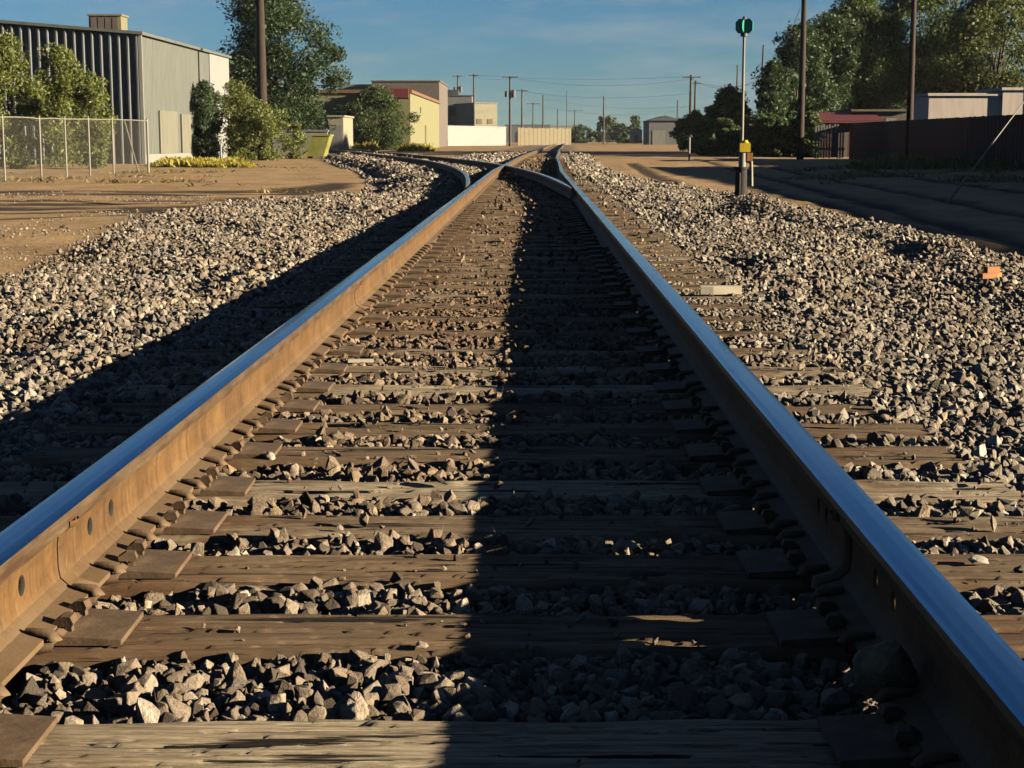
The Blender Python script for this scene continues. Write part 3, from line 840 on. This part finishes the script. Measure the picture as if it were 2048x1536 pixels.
M_dry = mat('dry_grass', f_leaf_factory((.10, .075, .025), (.24, .18, .065), (.36, .29, .12)))
weeds('dry grass tufts scattered over the left dirt yard', -60, 640, 36, 72, .09, 9000, 5, M_dry, .30)
weeds('dry grass tufts in the shaded dirt on the right', 1560, 2120, 40, 70, .14, 9000, 6, M_dry, .15)
weeds('dry grass along the bottom of the dark fence', 1700, 2100, 58, 74, .4, 3500, 7, M_leaf_olive, .0)

# ------------------------------------------------------------------ buildings
def ribbed(mb, a, b, z0, ztop, period, depth, rib, out):
    """vertical trapezoid ribs between plan points a and b; out = outward unit vector; ztop(t) height"""
    a = Vector(a); b = Vector(b); L = (b - a).length; d = (b - a) / L; o = Vector(out)
    n = int(L / period); pts = []
    for k in range(n):
        s0 = k * L / n; per = L / n
        pts += [(s0, 0), (s0 + per - rib - depth * .5, 0), (s0 + per - rib, 1), (s0 + per - depth * .5, 1)]
    pts.append((L, 0)); vs = []
    for s, q in pts:
        p = a + d * s + o * depth * q
        vs.append((p.x, p.y, z0)); vs.append((p.x, p.y, ztop(s / L)))
    mb.add(vs, [(2 * i, 2 * i + 2, 2 * i + 3, 2 * i + 1) for i in range(len(pts) - 1)])
# 1. metal warehouse with its gable towards us
cx, cy = WX(285, 79), 79.0; gz = base_z(cx, cy)
H = hz(70, 79, Vector((0, 0, gz)))
wh = thing('warehouse', (cx, cy, gz), 'grey ribbed metal warehouse with a dark gable wall and low roof', 'warehouse')
LX, LY = 26.0, 16.6
peak = H + 13 * .083
b = MB(); ribbed(b, (-LX, 0, 0), (0, 0, 0), -.3, lambda t: H + (13 - abs(t * LX - 13)) * .083, .42, .16, .15, (0, -1, 0)); g_ = b.build('gable_wall', M_gablewall, wh); g_['label'] = 'dark ribbed gable wall'
b = MB(); ribbed(b, (0, .02, 0), (0, LY, 0), -.3, lambda t: H, .30, .035, .06, (1, 0, 0))
b.add([(-LX, 0, -.3), (-LX, LY + 6, -.3), (-LX, LY + 6, H), (-LX, 0, H)], [(0, 1, 2, 3)]); b.add([(-LX, LY + 6, -.3), (0, LY + 6, -.3), (0, LY + 6, H), (-13, LY + 6, peak), (-LX, LY + 6, H)], [(0, 1, 2, 3, 4)])
b.build('wall', M_metalwall, wh)
b = MB(); b.box(-.3, .09, LY, LY + 6.0, -.3, H + .05); w_ = b.build('wall', M_white, wh); w_['label'] = 'white painted wall section at the far end'
b = MB(); b.prism([(-LX - .2, H + .02), (-13, peak + .03), (.22, H + .02), (.22, H + .16), (-13, peak + .17), (-LX - .2, H + .16)], 'y', -.25, LY + 6.3); b.build('roof', M_metalwall, wh)
b = MB(); b.box(-.02, .14, -.14, .0, -.3, H + .0); b.build('corner_trim', M_offwhite, wh)
b = MB(); b.box(.037, .09, 3.5, 7.6, .45, 2.6); b.box(.037, .09, 8.6, 12.0, .45, 2.5); b.build('door', M_doorgrey, wh)
b = MB(); b.box(.037, .075, .3, LY - .05, -.3, .44); b.build('plinth', M_offwhite, wh)
ac = thing('rooftop_cooler', (WX(225, 88), 88, WZ(66, 88)), 'beige louvred cooler box on the warehouse roof', 'air cooler')
b = MB(); b.box(-.85, .85, -.7, .7, .08, .86); b.build('cabinet', M_beige, ac)
b = MB(); b.box(-.92, .92, -.76, .76, .862, .95); b.build('lid', M_beige, ac)
b = MB()
for k in range(4):
    b.box(-.74 + .38 * k, -.74 + .30 + .38 * k, -.735, -.702, .16, .78)
b.build('louvre_panel', M_brick, ac)
b = MB()
for sx in (-.7, .7):
    for sy in (-.6, .6): b.box(sx - .05, sx + .05, sy - .05, sy + .05, -.3, .078)
b.build('leg_frame', M_dgrey, ac)
def bx_building(name, label, px0, px1, Y, depth, top, m, parts=None, cat='building', base=None, rz=0):
    x0, x1 = WX(px0, Y), WX(px1, Y); z = base_z((x0 + x1) / 2, Y)
    t = thing(name, ((x0 + x1) / 2, Y, z), label, cat, rz=rz); w = (x1 - x0) / 2; h = WZ(top, Y) - z
    b = MB(); b.box(-w, w, 0, depth, -.4, h); b.build('wall', m, t)
    b = MB(); b.prism([(-w - .12, h + .002), (w + .12, h + .002), (w + .12, h + .14), (-w - .12, h + .14)], 'y', -.12, depth + .12); b.build('coping', parts or m, t)
    return t, w, h
# 2. yellow building, parapet building behind it
x1 = WX(821, 150); zb = base_z(x1, 150); hy = WZ(186, 150) - zb
yb_ = thing('yellow_building', (x1, 150, zb), 'pale yellow building with a red awning strip behind a round tree', 'building')
b = MB(); b.box(-11, 0, 0, 46, -.4, hy); b.build('wall', M_yellow, yb_)
b = MB(); b.prism([(-11.15, hy + .002), (.18, hy + .002), (.18, hy + .30), (-11.15, hy + .30)], 'y', -.2, 46.2); o = b.build('parapet', M_terra, yb_)
b = MB(); b.prism([(-.21, hy - .55), (-.9, hy - .42), (-.9, hy + .38), (-.21, hy + .42)], 'x', -3.3, -.1); o = b.build('awning', M_red, yb_)
b = MB(); b.box(.002, .06, 20, 22, .1, 2.4); b.build('door', M_tan, yb_)
b = MB(); b.box(.002, .08, 13, 13.6, hy - 1.6, hy - 1.0); b.build('vent', M_tan, yb_)
t, w, h = bx_building('parapet_building', 'flat grey brown building rising behind the yellow building', 745, 879, 204, 20, 163, M_brick)
b = MB(); b.box(-w - 4, -w - .01, 1.0, 16, -.4, h - .3); o = b.build('side_wing', M_grey, t)
# white end of a shed between the trees
t, w, h = bx_building('shed', 'white walled shed half hidden between the big tree and round tree', 657, 687, 132, 7, 234, M_cream, cat='shed')
b = MB(); b.box(-.5, .5, -.05, -.002, 0, 2.1); b.build('door', M_grey, t)
# low concrete wall behind bushes
x0, x1 = WX(545, 104), WX(655, 104); z = base_z(x0, 104)
t = thing('low_wall', ((x0 + x1) / 2, 104, z), 'low pale concrete wall behind the yellow green skip', 'wall'); w = (x1 - x0) / 2
b = MB(); b.box(-w, w, 0, .3, -.3, 1.55); b.build('wall', M_offwhite, t); b = MB(); b.box(-w - .06, w + .06, -.06, .36, 1.552, 1.68); b.build('coping', M_grey, t)
p = pl(632, 97)
t = thing('skip', p, 'pale yellow green sloped metal skip beside the low concrete wall', 'skip'); k = 97 / F
b = MB(); b.prism([(-26 * k, .12), (14 * k, .12), (27 * k, 44 * k), (-8 * k, 44 * k)], 'y', 0, 1.7); b.build('body', M_lime, t)
b = MB(); b.prism([(-9 * k, 44.1 * k), (28.5 * k, 44.1 * k), (28.5 * k, 47 * k), (-9 * k, 47 * k)], 'y', -.05, 1.75); b.build('rim', M_lime, t)
b = MB()
for sx in (-18, 8): b.box(sx * k, (sx + 4) * k, .1, 1.6, -.1, .118)
b.build('skid', M_dgrey, t)
# 3. grey building, beige building and white building beyond
t, w, h = bx_building('grey_building', 'plain grey flat roofed building beyond the yellow building', 884, 944, 270, 14, 192, M_grey, M_dgrey)
b = MB()
for k in range(2): b.box(-w + 1.2 + 1.9 * k, -w + 2.3 + 1.9 * k, -.06, -.002, h - 3.2, h - 1.8)
b.build('window', M_dgrey, t)
b = MB(); b.box(-w + .3, -w + 2.6, 3, 6, h + .142, h + 1.1); b.build('roof_unit', M_dgrey, t)
t, w, h = bx_building('beige_building', 'beige upper storey building beside the plain grey building', 946, 996, 262, 12, 207, M_cream, rz=R(20))
b = MB()
for k in range(2): b.box(-w + .5 + 1.8 * k, -w + 1.4 + 1.8 * k, -.06, -.002, 3.4, 4.2)
b.build('window', M_tan, t)
xa, xb = WX(884, 236), WX(1012, 262); za = base_z(xa, 240)
t = thing('white_wall', (xa, 236, za), 'long bare white wall beside the tan board fence', 'wall', rz=math.atan2(26, xb - xa)); L = math.hypot(26, xb - xa)
b = MB(); b.box(0, L, 0, .3, -.4, WZ(254, 248) - za); b.build('wall', M_white, t)
b = MB(); b.box(-.05, L + .05, -.05, .35, WZ(254, 248) - za + .002, WZ(254, 248) - za + .15); b.build('coping', M_white, t)
# tan board fence
xa, xb = WX(1036, 268), WX(1142, 292); za = base_z(xa, 268)
t = thing('board_fence', (xa, 268, za), 'tan board fence across the far end of the track', 'fence', rz=math.atan2(24, xb - xa)); L = math.hypot(24, xb - xa); b = MB(); hf = WZ(256, 275) - za
n = 26
for k in range(n):
    b.box(L * k / n + .01, L * (k + 1) / n - .02, -.03 * (k % 2), .05 - .03 * (k % 2), -.3, hf + rng.uniform(-.05, .05))
b.build('boards', M_tan, t); b = MB(); b.box(0, L, .052, .15, hf * .3, hf * .36); b.box(0, L, .052, .15, hf * .75, hf * .81); b.build('rail', M_tan, t)
# far right grey building, far buildings
t, w, h = bx_building('grey_warehouse', 'small bluish grey warehouse at the left end of the right thicket', 1298, 1362, 300, 16, 243, M_grey)
b = MB(); b.prism([(-w - .3, h + .15), (0, h + 1.1), (w + .3, h + .15)], 'y', -.3, 16.3); b.build('roof', M_gablewall, t)
b = MB(); b.box(-w + .6, -w + 3.0, -.06, -.002, 0, 2.6); b.build('door', M_offwhite, t)
t, w, h = bx_building('shed', 'small far white shed between two far dark trees', 1262, 1284, 390, 6, 262, M_white, cat='shed')
b = MB(); b.prism([(-w - .2, h + .15), (0, h + .8), (w + .2, h + .15)], 'y', -.2, 6.2); b.build('roof', M_offwhite, t)
b = MB(); b.box(-.5, .5, -.06, -.002, 0, 2); b.build('door', M_dgrey, t)
for (px0, px1, Y, top, m, lab) in ((1095, 1165, 620, 252, M_conc, 'long pale building far off above the tan board fence'), (1175, 1262, 560, 264, M_brick, 'low brown building far off left of the white shed'),
                                   (1010, 1100, 520, 250, M_grey, 'low grey building far behind the transformer pole'), (1340, 1380, 380, 238, M_offwhite, 'pale building far off behind the bluish grey warehouse')):
    t, w, h = bx_building('far_building', lab, px0, px1, Y, 14, top, m)
    b = MB(); b.box(-w * .5, -w * .2, -.08, -.002, 0, h * .6); b.box(w * .2, w * .5, -.08, -.002, 0, h * .6); b.build('door', M_dgrey, t)
# 4. right side: dark board fence, pale parapet building, red roofed shed
XF = 17.4; zf = base_z(XF, 70)
t = thing('board_fence', (XF, 14, zf), 'long dark brown board fence along the right side', 'fence'); b = MB(); y = 0.0; k = 0
hf = WZ(238, 72) - zf
while y < 76:
    b.box(0 - .012 * (k % 2), .035 - .012 * (k % 2), y, y + .232, -.3, hf + rng.uniform(-.015, .015)); y += .24; k += 1
b.build('boards', M_darkwall, t)
b = MB(); b.box(.037, .12, 0, 76, hf * .25, hf * .25 + .1); b.box(.037, .12, 0, 76, hf * .8, hf * .8 + .1); b.build('rail', M_darkwall, t)
b = MB()
for k in range(27): b.box(.122, .22, k * 2.9, k * 2.9 + .1, -.3, hf - .05)
b.build('post_row', M_darkwall, t); t.children[-1].name = 'posts'
xa, xs2, xb = WX(1855, 80), WX(2000, 80), WX(2000, 80) + 9
zb = base_z(xa, 80); h1 = WZ(192, 80) - zb; h2 = WZ(181, 80) - zb
t = thing('stucco_building', (xa, 80, zb), 'pale stucco building with a stepped flat parapet behind the dark fence', 'building')
b = MB(); b.box(0, xs2 - xa - .002, 0, 4, -.3, h1); b.box(xs2 - xa, xb - xa, -.15, 4.2, -.3, h2); b.build('wall', M_pink, t)
b = MB(); b.box(-.08, xs2 - xa - .1, -.1, 4.1, h1 + .002, h1 + .13); b.box(xs2 - xa - .08, xb - xa + .1, -.25, 4.3, h2 + .002, h2 + .13); b.build('coping', M_pink, t)
b = MB(); b.box(2.2, 3.1, -.06, -.002, 0, 2.0); b.build('door', M_darkwall, t)
# unseen long low building out of frame, added and sized to shade the right-hand dirt
t = thing('unseen_shade_building', (18.9, -12, base_z(18.9, 20)), 'unseen long low stucco building beside the dark fence, added for shading the dirt at right', 'building'); hl = 3.62
b = MB(); b.box(0, 11, 0, 75.5, -.3, hl); b.build('wall', M_pink, t)  # wall of the added unseen building
b = MB(); b.box(-.1, 11.1, -.1, 75.6, hl + .002, hl + .12); b.build('coping', M_pink, t)  # coping of the added unseen building
b = MB(); b.box(-.06, -.002, 20, 21.1, 0, 2.1); b.build('door', M_darkwall, t)  # door of the added unseen building
for k in range(5):
    b = MB(); b.box(-.05, -.002, 26 + 9 * k, 27.6 + 9 * k, 1.2, 2.3); b.build('window', M_black, t)  # windows of the added unseen building
x0, x1 = WX(1618, 97), WX(1758, 97); zb = base_z((x0 + x1) / 2, 97)
t = thing('shed', ((x0 + x1) / 2, 97, zb), 'long shed with a dark red roof behind the pale slatted fence', 'shed'); w = (x1 - x0) / 2; h = WZ(243, 97) - zb
b = MB(); b.box(-w, w, 0, 6, -.3, h - .1); b.build('wall', M_darkwall, t)
b = MB(); b.prism([(-.5, h - .1), (3, h + .45), (3, h + .57), (-.5, h + .08)], 'x', -w - .2, w + .2); b.prism([(3.002, h + .45), (6.4, h), (6.4, h + .12), (3.002, h + .57)], 'x', -w - .2, w + .2); b.build('roof', M_red, t)
b = MB(); b.box(-w * .2, w * .1, -.06, -.002, 0, 2); b.build('door', M_brick, t)
x0, x1 = WX(1740, 94), WX(1852, 94); zb = base_z((x0 + x1) / 2, 94)
t = thing('shed', ((x0 + x1) / 2, 99, zb), 'low brown shed between the red roof and pale parapet', 'shed'); w = (x1 - x0) / 2; h = WZ(220, 94) - zb
b = MB(); b.box(-w, w, 0, 5, -.3, h); b.build('wall', M_brick, t)
b = MB(); b.box(-w - .2, w + .2, -.25, 5.2, h + .002, h + .12); b.build('roof', M_tan, t)
b = MB(); b.box(-w * .7, -w * .3, -.06, -.002, 1.4, h - .4); b.box(w * .2, w * .6, -.06, -.002, 1.4, h - .4); b.build('window', M_offwhite, t)
x0, x1 = WX(1630, 90), WX(1690, 90); zb = base_z(x0, 90)
t = thing('slat_fence', (x0, 90, zb), 'pale grey slatted fence in front of the red roofed shed', 'fence'); b = MB(); L = x1 - x0; h = WZ(248, 90) - zb; n = 11
for k in range(n): b.box(L * k / n, L * k / n + L / n * .62, 0, .03, .05 + rng.uniform(-.04, .04), h + rng.uniform(-.12, .05))
b.build('slats', M_grey, t); b = MB(); b.box(0, L, .032, .09, h * .25, h * .32); b.box(0, L, .032, .09, h * .75, h * .82); b.build('rail', M_grey, t)
# white board at the right edge
w_ = W(2046, 300, 62); zb = base_z(w_.x, 62)
t = thing('white_board', (w_.x, 62, zb), 'tall white board standing at the right edge by the dark fence', 'board'); b = MB(); b.box(-.1, .55, 0, .06, .0, WZ(240, 62) - zb); b.build('panel', M_white, t)
b = MB(); b.box(.1, .2, .062, .14, -.3, WZ(245, 62) - zb); b.build('post', M_grey, t)

# ------------------------------------------------------------------ chain link fence
pa = W(10, 365, 46.4); pb = W(297, 340, 57.7)
A = Vector((pa.x, pa.y, 0)); B = Vector((pb.x, pb.y, 0)); A = A + (A - B) * .35
dirv = (B - A).normalized(); LF = (B - A).length; rzf = math.atan2(dirv.y, dirv.x); zb = base_z(B.x, B.y)
t = thing('chain_link_fence', (A.x, A.y, base_z(A.x, A.y)), 'galvanised chain link fence at left in front of the bushes', 'fence', rz=rzf)
HF = 1.80; fr = [0.0, .13, .259, .40, .53, .64, .75, 1.0]
posts = [0, LF * .115, LF * .26, LF * .42, LF * .54, LF * .66, LF * .79, LF]
for i, s in enumerate(posts):
    q = A + dirv * s; dz = base_z(q.x, q.y) - t.location.z
    b = MB(); b.tube([(s, 0, dz - .3), (s, 0, dz + HF + .05)], .045 if i == len(posts) - 1 else .03, 10); b.tube([(s, 0, dz + HF + .05), (s, 0, dz + HF + .09)], [.04, .015], 10); b.build('post', M_galv, t)
b = MB(); pts = []
for s in np.linspace(0, LF, 30):
    q = A + dirv * s; pts.append((s, 0, base_z(q.x, q.y) - t.location.z + HF))
b.tube(pts, .022, 8); b.build('top_rail', M_galv, t)
for i in range(len(posts) - 1):
    s0, s1 = posts[i], posts[i + 1]; b = MB(); sp = .085; r_ = .0016
    q = A + dirv * s0; z0 = base_z(q.x, q.y) - t.location.z + .03; q = A + dirv * s1; z0 = min(z0, base_z(q.x, q.y) - t.location.z + .03); Hh = HF - .03
    kk = int((s1 - s0 + Hh) / sp)
    for k in range(kk):
        for sg in (1, -1):
            a0 = s0 - Hh + k * sp if sg > 0 else s0 + k * sp
            x_a, za = a0, 0.0; x_b, zb2 = (a0 + Hh, Hh) if sg > 0 else (a0 - Hh, Hh)
            def clip(xa, za, xb, zb):
                ts = [0, 1]
                for lim, up in ((s0, 0), (s1, 1)):
                    tt = (lim - xa) / (xb - xa)
                    if (xb > xa) == (up == 0): ts[0] = max(ts[0], tt)
                    else: ts[1] = min(ts[1], tt)
                return ts
            t0, t1 = clip(x_a, za, x_b, zb2)
            if t1 - t0 < .02: continue
            P0 = Vector((x_a + (x_b - x_a) * t0, .004 * sg, z0 + Hh * t0)); P1 = Vector((x_a + (x_b - x_a) * t1, .004 * sg, z0 + Hh * t1))
            b.tube([P0, P1], r_, 3, cap=False, smooth=False)
    b.build('wire_mesh', M_galv, t)
b = MB(); b.tube([(LF - 2.0, .05, HF * .98), (LF - .75, .05, -.1)], .03, 8); b.build('brace', M_galv, t)

# ------------------------------------------------------------------ utility poles, wires
def pole(label, px, Y, top, r, m, arms=(), xformer=False, lean=0.0, base_py=None, insul=True):
    p = pl(px, Y); h = hz(top, Y, p)
    t = thing('utility_pole', p, label, 'utility pole', 'wooden utility poles')
    b = MB(); b.tube([(0, 0, -.5), (lean * .5, 0, h * .5), (lean, 0, h)], [r * 1.15, r, r * .75], 12); b.build('shaft', m, t)
    for (dz, wd) in arms:
        b = MB(); b.box(-wd / 2 + lean, wd / 2 + lean, -r - .11, -r * .7, h - dz - .06, h - dz + .06); a = b.build('crossarm', m, t)
        for k in (-1, -.55, .55, 1):
            bb = MB(); bb.tube([(lean + k * wd * .46, -r - .05, h - dz + .061), (lean + k * wd * .46, -r - .05, h - dz + .2)], [.03, .05], 8); bb.build('insulator', M_grey, a)
    if xformer:
        b = MB(); b.tube([(.0 + r + .32, -.1, h - 3.0), (r + .32, -.1, h - 2.0)], .32, 14); b.tube([(r + .32, -.1, h - 1.999), (r + .32, -.1, h - 1.9)], [.30, .1], 14); b.tube([(-r - .3, -.1, h - 2.9), (-r - .3, -.1, h - 2.1)], .27, 14); b.build('transformer', M_dgrey, t)
    return t, h
pole('thick dark brown pole in front of the big left tree', 526, 92, -60, .27, M_pole)
pole('tall dark pole rising over the dark right hand tree', 1601, 88, -25, .17, M_pole, ((.15, 2.0),))
pole('dark pole in front of the tallest right hand tree', 1818, 76, -25, .15, M_pole)
pole('dark pole with a pair of transformers left of the tan fence', 1020, 232, 152, .17, M_polegrey, ((.15, 2.2),), True)
pole('pole with a transformer rising above the plain grey building', 916, 290, 150, .18, M_polegrey, ((.2, 1.8),), True)
pole('bare grey pole just right of the plain grey building', 948, 255, 147, .16, M_polegrey, ((.3, 1.6),))
pole('pole with one arm right behind the transformer pair pole', 1044, 285, 178, .16, M_polegrey, ((.3, 2.0),))
pole('short far pole with a long arm left of the thin bare pole', 1066, 390, 205, .16, M_polegrey, ((.3, 3.2),))
pole('thin bare pole above the middle of the tan fence', 1086, 320, 190, .16, M_polegrey)
pole('faint far pole above the right part of the tan fence', 1115, 480, 218, .18, M_polegrey)
pole('faint far pole with an arm beyond the right end of tan fence', 1149, 500, 219, .18, M_polegrey, ((.4, 5.0),))
pole('faint thin mast far off over the vanishing point', 1133, 520, 180, .12, M_polegrey)
pole('bare pole alone in the open sky left of the far trees', 1207, 330, 192, .17, M_polegrey)
pole('short far pole above the bluish grey warehouse', 1354, 360, 200, .17, M_polegrey)
pole('tall grey pole with a wide arm above the olive hedge', 1380, 215, 150, .20, M_polegrey, ((.3, 2.4),))
pole('grey pole close behind the tall grey pole over the hedge', 1389, 232, 161, .17, M_polegrey, ((.4, 1.4),))
pole('thin dark pole just left of the switch stand mast', 1472, 190, 130, .11, M_polegrey)
pole('leaning dark pole right of the green switch target', 1518, 150, 90, .11, M_polegrey, lean=.22)
def wire(label, p0, p1, sag, r=.014):
    a = Vector(p0); c = Vector(p1); pts = []
    for k in range(15):
        u = k / 14; q = a.lerp(c, u); q.z -= sag * 4 * u * (1 - u); pts.append(q)
    b = MB(); b.tube(pts, r, 4, cap=False); o = b.build('power_line', M_wire)
    tag(o, label, 'power line', 'overhead power lines')
wire('highest wire strung from the grey building pole to the hedge pole', W(948, 150, 255), W(1380, 153, 215), .5)
wire('wire strung from transformer pair pole to the hedge pole', W(1020, 155, 232), W(1380, 158, 215), 1.0)
wire('sagging wire from transformer pair pole to the bare lone pole', W(1020, 178, 232), W(1207, 196, 330), .5)
wire('lower wire from the one armed pole to the rear hedge pole', W(1044, 182, 285), W(1389, 186, 232), .9)
wire('low wire from the thin bare pole to the rear hedge pole', W(1086, 196, 320), W(1389, 212, 232), 1.0)
wire('lowest wire from the short far pole to the far right pole', W(1066, 208, 390), W(1354, 222, 360), 1.6)
wire('wire from the hedge pole to the tall pole on the right', W(1380, 153, 215), W(1601, 120, 88), 1.5)
wire('upper wire from the hedge pole to the leaning dark pole', W(1380, 160, 215), W(1518, 168, 150), .5)
wire('wire from the grey building pole to the transformer pair pole', W(948, 152, 255), W(1020, 156, 232), .4)
wire('drooping wire from the tall right pole down to the leaning pole', W(1601, 15, 88), W(1522, 135, 150), 1.0, .016)
# guy wire on the right
p0 = W(1890, 405, 28.5); p0.z = base_z(p0.x, 28.5) - .05; p1 = W(2100, 135, 33)
b = MB(); b.tube([p0, p1], .012, 6); t = thing('guy_wire', p0, 'slanting guy wire anchored in the shaded dirt at right', 'guy wire')
o = b.build('cable', M_galv, t); o.location = -Vector(p0)
b = MB(); d = (p1 - p0).normalized(); b.tube([d * .1, d * .9], .022, 8); b.build('guard_sleeve', M_grey, t)
p0 = pl(1379, 84); b = MB(); b.tube([(0, 0, -.3), (0, 0, hz(276, 84, p0))], .05, 10); b.tube([(0, 0, hz(276, 84, p0)), (0, 0, hz(276, 84, p0) + .04)], [.05, .02], 10); o = b.build('marker_post', M_white, None, p0); tag(o, 'thin white marker post in the shade before the olive hedge', 'post')
p0 = pl(441, 73); b = MB(); b.tube([(0, 0, -.3), (0, 0, .95)], .05, 10); b.tube([(0, 0, .95), (0, 0, .99)], [.05, .02], 10); o = b.build('marker_post', M_white, None, p0); tag(o, 'short white marker post in the weeds beside the left bushes', 'post')

# ------------------------------------------------------------------ switch stand
YS = 26.6; xs_ = WX(1484, YS); zs = base_z(xs_, YS)
t = thing('switch_stand', (xs_, YS, zs), 'tall switch stand with a green target on a slim mast right of the track', 'switch stand')
k_ = YS / F
hz_ = lambda py: WZ(py, YS) - zs
b = MB(); b.tube([(0, 0, -.15), (0, 0, hz_(338))], [.105, .095], 16); b.box(-.16, .16, -.12, .12, -.1, .05); b.tube([(0, 0, hz_(338) + .001), (0, 0, hz_(338) + .035)], [.115, .115], 16)
for k in range(4):
    for sx in (-.12, .12): b.tube([(sx, -.13, .02 + .0), (sx, -.105, .02)], .022, 6)
b.tube([(-.04, -.112, .1), (-.04, -.112, hz_(345))], .018, 8)
b.build('base_column', M_base, t)
b = MB(); b.tube([(.015, 0, hz_(338)), (.015, 0, hz_(306))], .062, 14); b.build('sleeve', M_offwhite, t)
b = MB(); b.box(-.035, .135, -.055, .055, hz_(304), hz_(286)); b.tube([(.055, 0, hz_(286)), (.055, 0, hz_(280))], [.06, .03], 12); o = b.build('lamp_box', M_ylw, t)
b = MB(); b.box(.08, .175, -.05, .05, hz_(322), hz_(305.5)); b.build('bracket', M_orange, t)
b = MB(); b.tube([(.15, -.02, hz_(322)), (.16, -.03, hz_(345)), (.165, -.03, hz_(372))], [.03, .026, .03], 10); b.build('throw_lever', M_mast, t)
b = MB(); b.tube([(0, 0, hz_(306) + .01), (0, 0, hz_(70))], [.027, .021], 12); b.build('mast', M_mast, t)
zt0, zt1 = hz_(67), hz_(38); zc = (zt0 + zt1) / 2
oct_ = lambda hw, hh, c: [(-hw + c, -hh), (hw - c, -hh), (hw, -hh + c), (hw, hh - c), (hw - c, hh), (-hw + c, hh), (-hw, hh - c), (-hw, -hh + c)]
b = MB(); hh = (zt1 - zt0) / 2
b.prism([(q[0], zc + q[1]) for q in oct_(.145, hh, .05)], 'y', -.012, .012)
b.build('target', M_green, t, rz=R(-28))
b = MB(); b.prism([(q[0], zc + q[1]) for q in oct_(.12, hh * .85, .05)], 'x', -.012, .012); b.build('target', M_green, t, rz=R(-28))
b = MB(); b.tube([(0, 0, zt0 - .05), (0, 0, zt0 + .0)], [.06, .06], 10); b.tube([(0, 0, zt1 - .02), (0, 0, zt1 + .04)], [.05, .02], 10); b.build('cap', M_dgrey, t)

# ------------------------------------------------------------------ air
def f_haze():
    m = bpy.data.materials.new('thin_air'); m.use_nodes = True; nt = m.node_tree; nt.nodes.clear()
    o = nt.nodes.new('ShaderNodeOutputMaterial'); v = nt.nodes.new('ShaderNodeVolumePrincipled')
    v.inputs['Color'].default_value = (.80, .88, .95, 1); v.inputs['Density'].default_value = .00004
    nt.links.new(v.outputs[0], o.inputs['Volume']); return m
b = MB(); b.box(-420, 420, -60, 1200, -2.0, 16.5); o = b.build('haze', f_haze()); tag(o, 'thin pale haze in the air over the yard', 'haze', kind='stuff')

# ------------------------------------------------------------------ light and sky
sun_to = Vector((1, -.22, .264)).normalized()
el = math.asin(sun_to.z); az = math.atan2(sun_to.x, sun_to.y)       # azimuth from +Y clockwise
sd = bpy.data.lights.new('sun', 'SUN'); sd.energy = 5.0; sd.angle = R(.5); sd.color = (1.0, .84, .60)
so = bpy.data.objects.new('sun', sd); C.objects.link(so); so.rotation_euler = sun_to.to_track_quat('Z', 'Y').to_euler(); so.location = (30, -6, 20)
Wd = bpy.data.worlds.new('World'); S.world = Wd; Wd.use_nodes = True
nt = Wd.node_tree; nt.nodes.clear()
out = N(nt, 'ShaderNodeOutputWorld'); bg = N(nt, 'ShaderNodeBackground'); sky = N(nt, 'ShaderNodeTexSky')
sky.sky_type = 'NISHITA'; sky.sun_disc = False; sky.sun_elevation = el; sky.sun_rotation = az
sky.air_density = 1.0; sky.dust_density = 0.0; sky.ozone_density = 3.0
# thin high cirrus streaks
g = N(nt, 'ShaderNodeTexCoord'); mp = N(nt, 'ShaderNodeMapping'); mp.inputs['Scale'].default_value = (5, 5, 26)
mp.inputs['Rotation'].default_value = (0, R(6), 0)
nt.links.new(g.outputs['Generated'], mp.inputs[0])
cn = noi(nt, mp.outputs[0], 1.7, 7, 0.62)
cf = ramp(nt, cn, [(0.46, 0), (0.74, 0.6)])
col = mix(nt, sky.outputs[0], (9, 6.4, 4.6), cf)
col = mix(nt, col, (.115, .191, .284), 1.0, 'MULTIPLY')
nt.links.new(col, bg.inputs[0]); bg.inputs[1].default_value = 0.05
nt.links.new(bg.outputs[0], out.inputs[0])
S.view_settings.view_transform = 'Standard'; S.view_settings.look = 'None'
S.view_settings.gamma = 1; S.view_settings.use_curve_mapping = False
S.view_settings.exposure = 2.7
S.render.engine = 'CYCLES'
S.cycles.max_bounces = 6; S.cycles.diffuse_bounces = 0
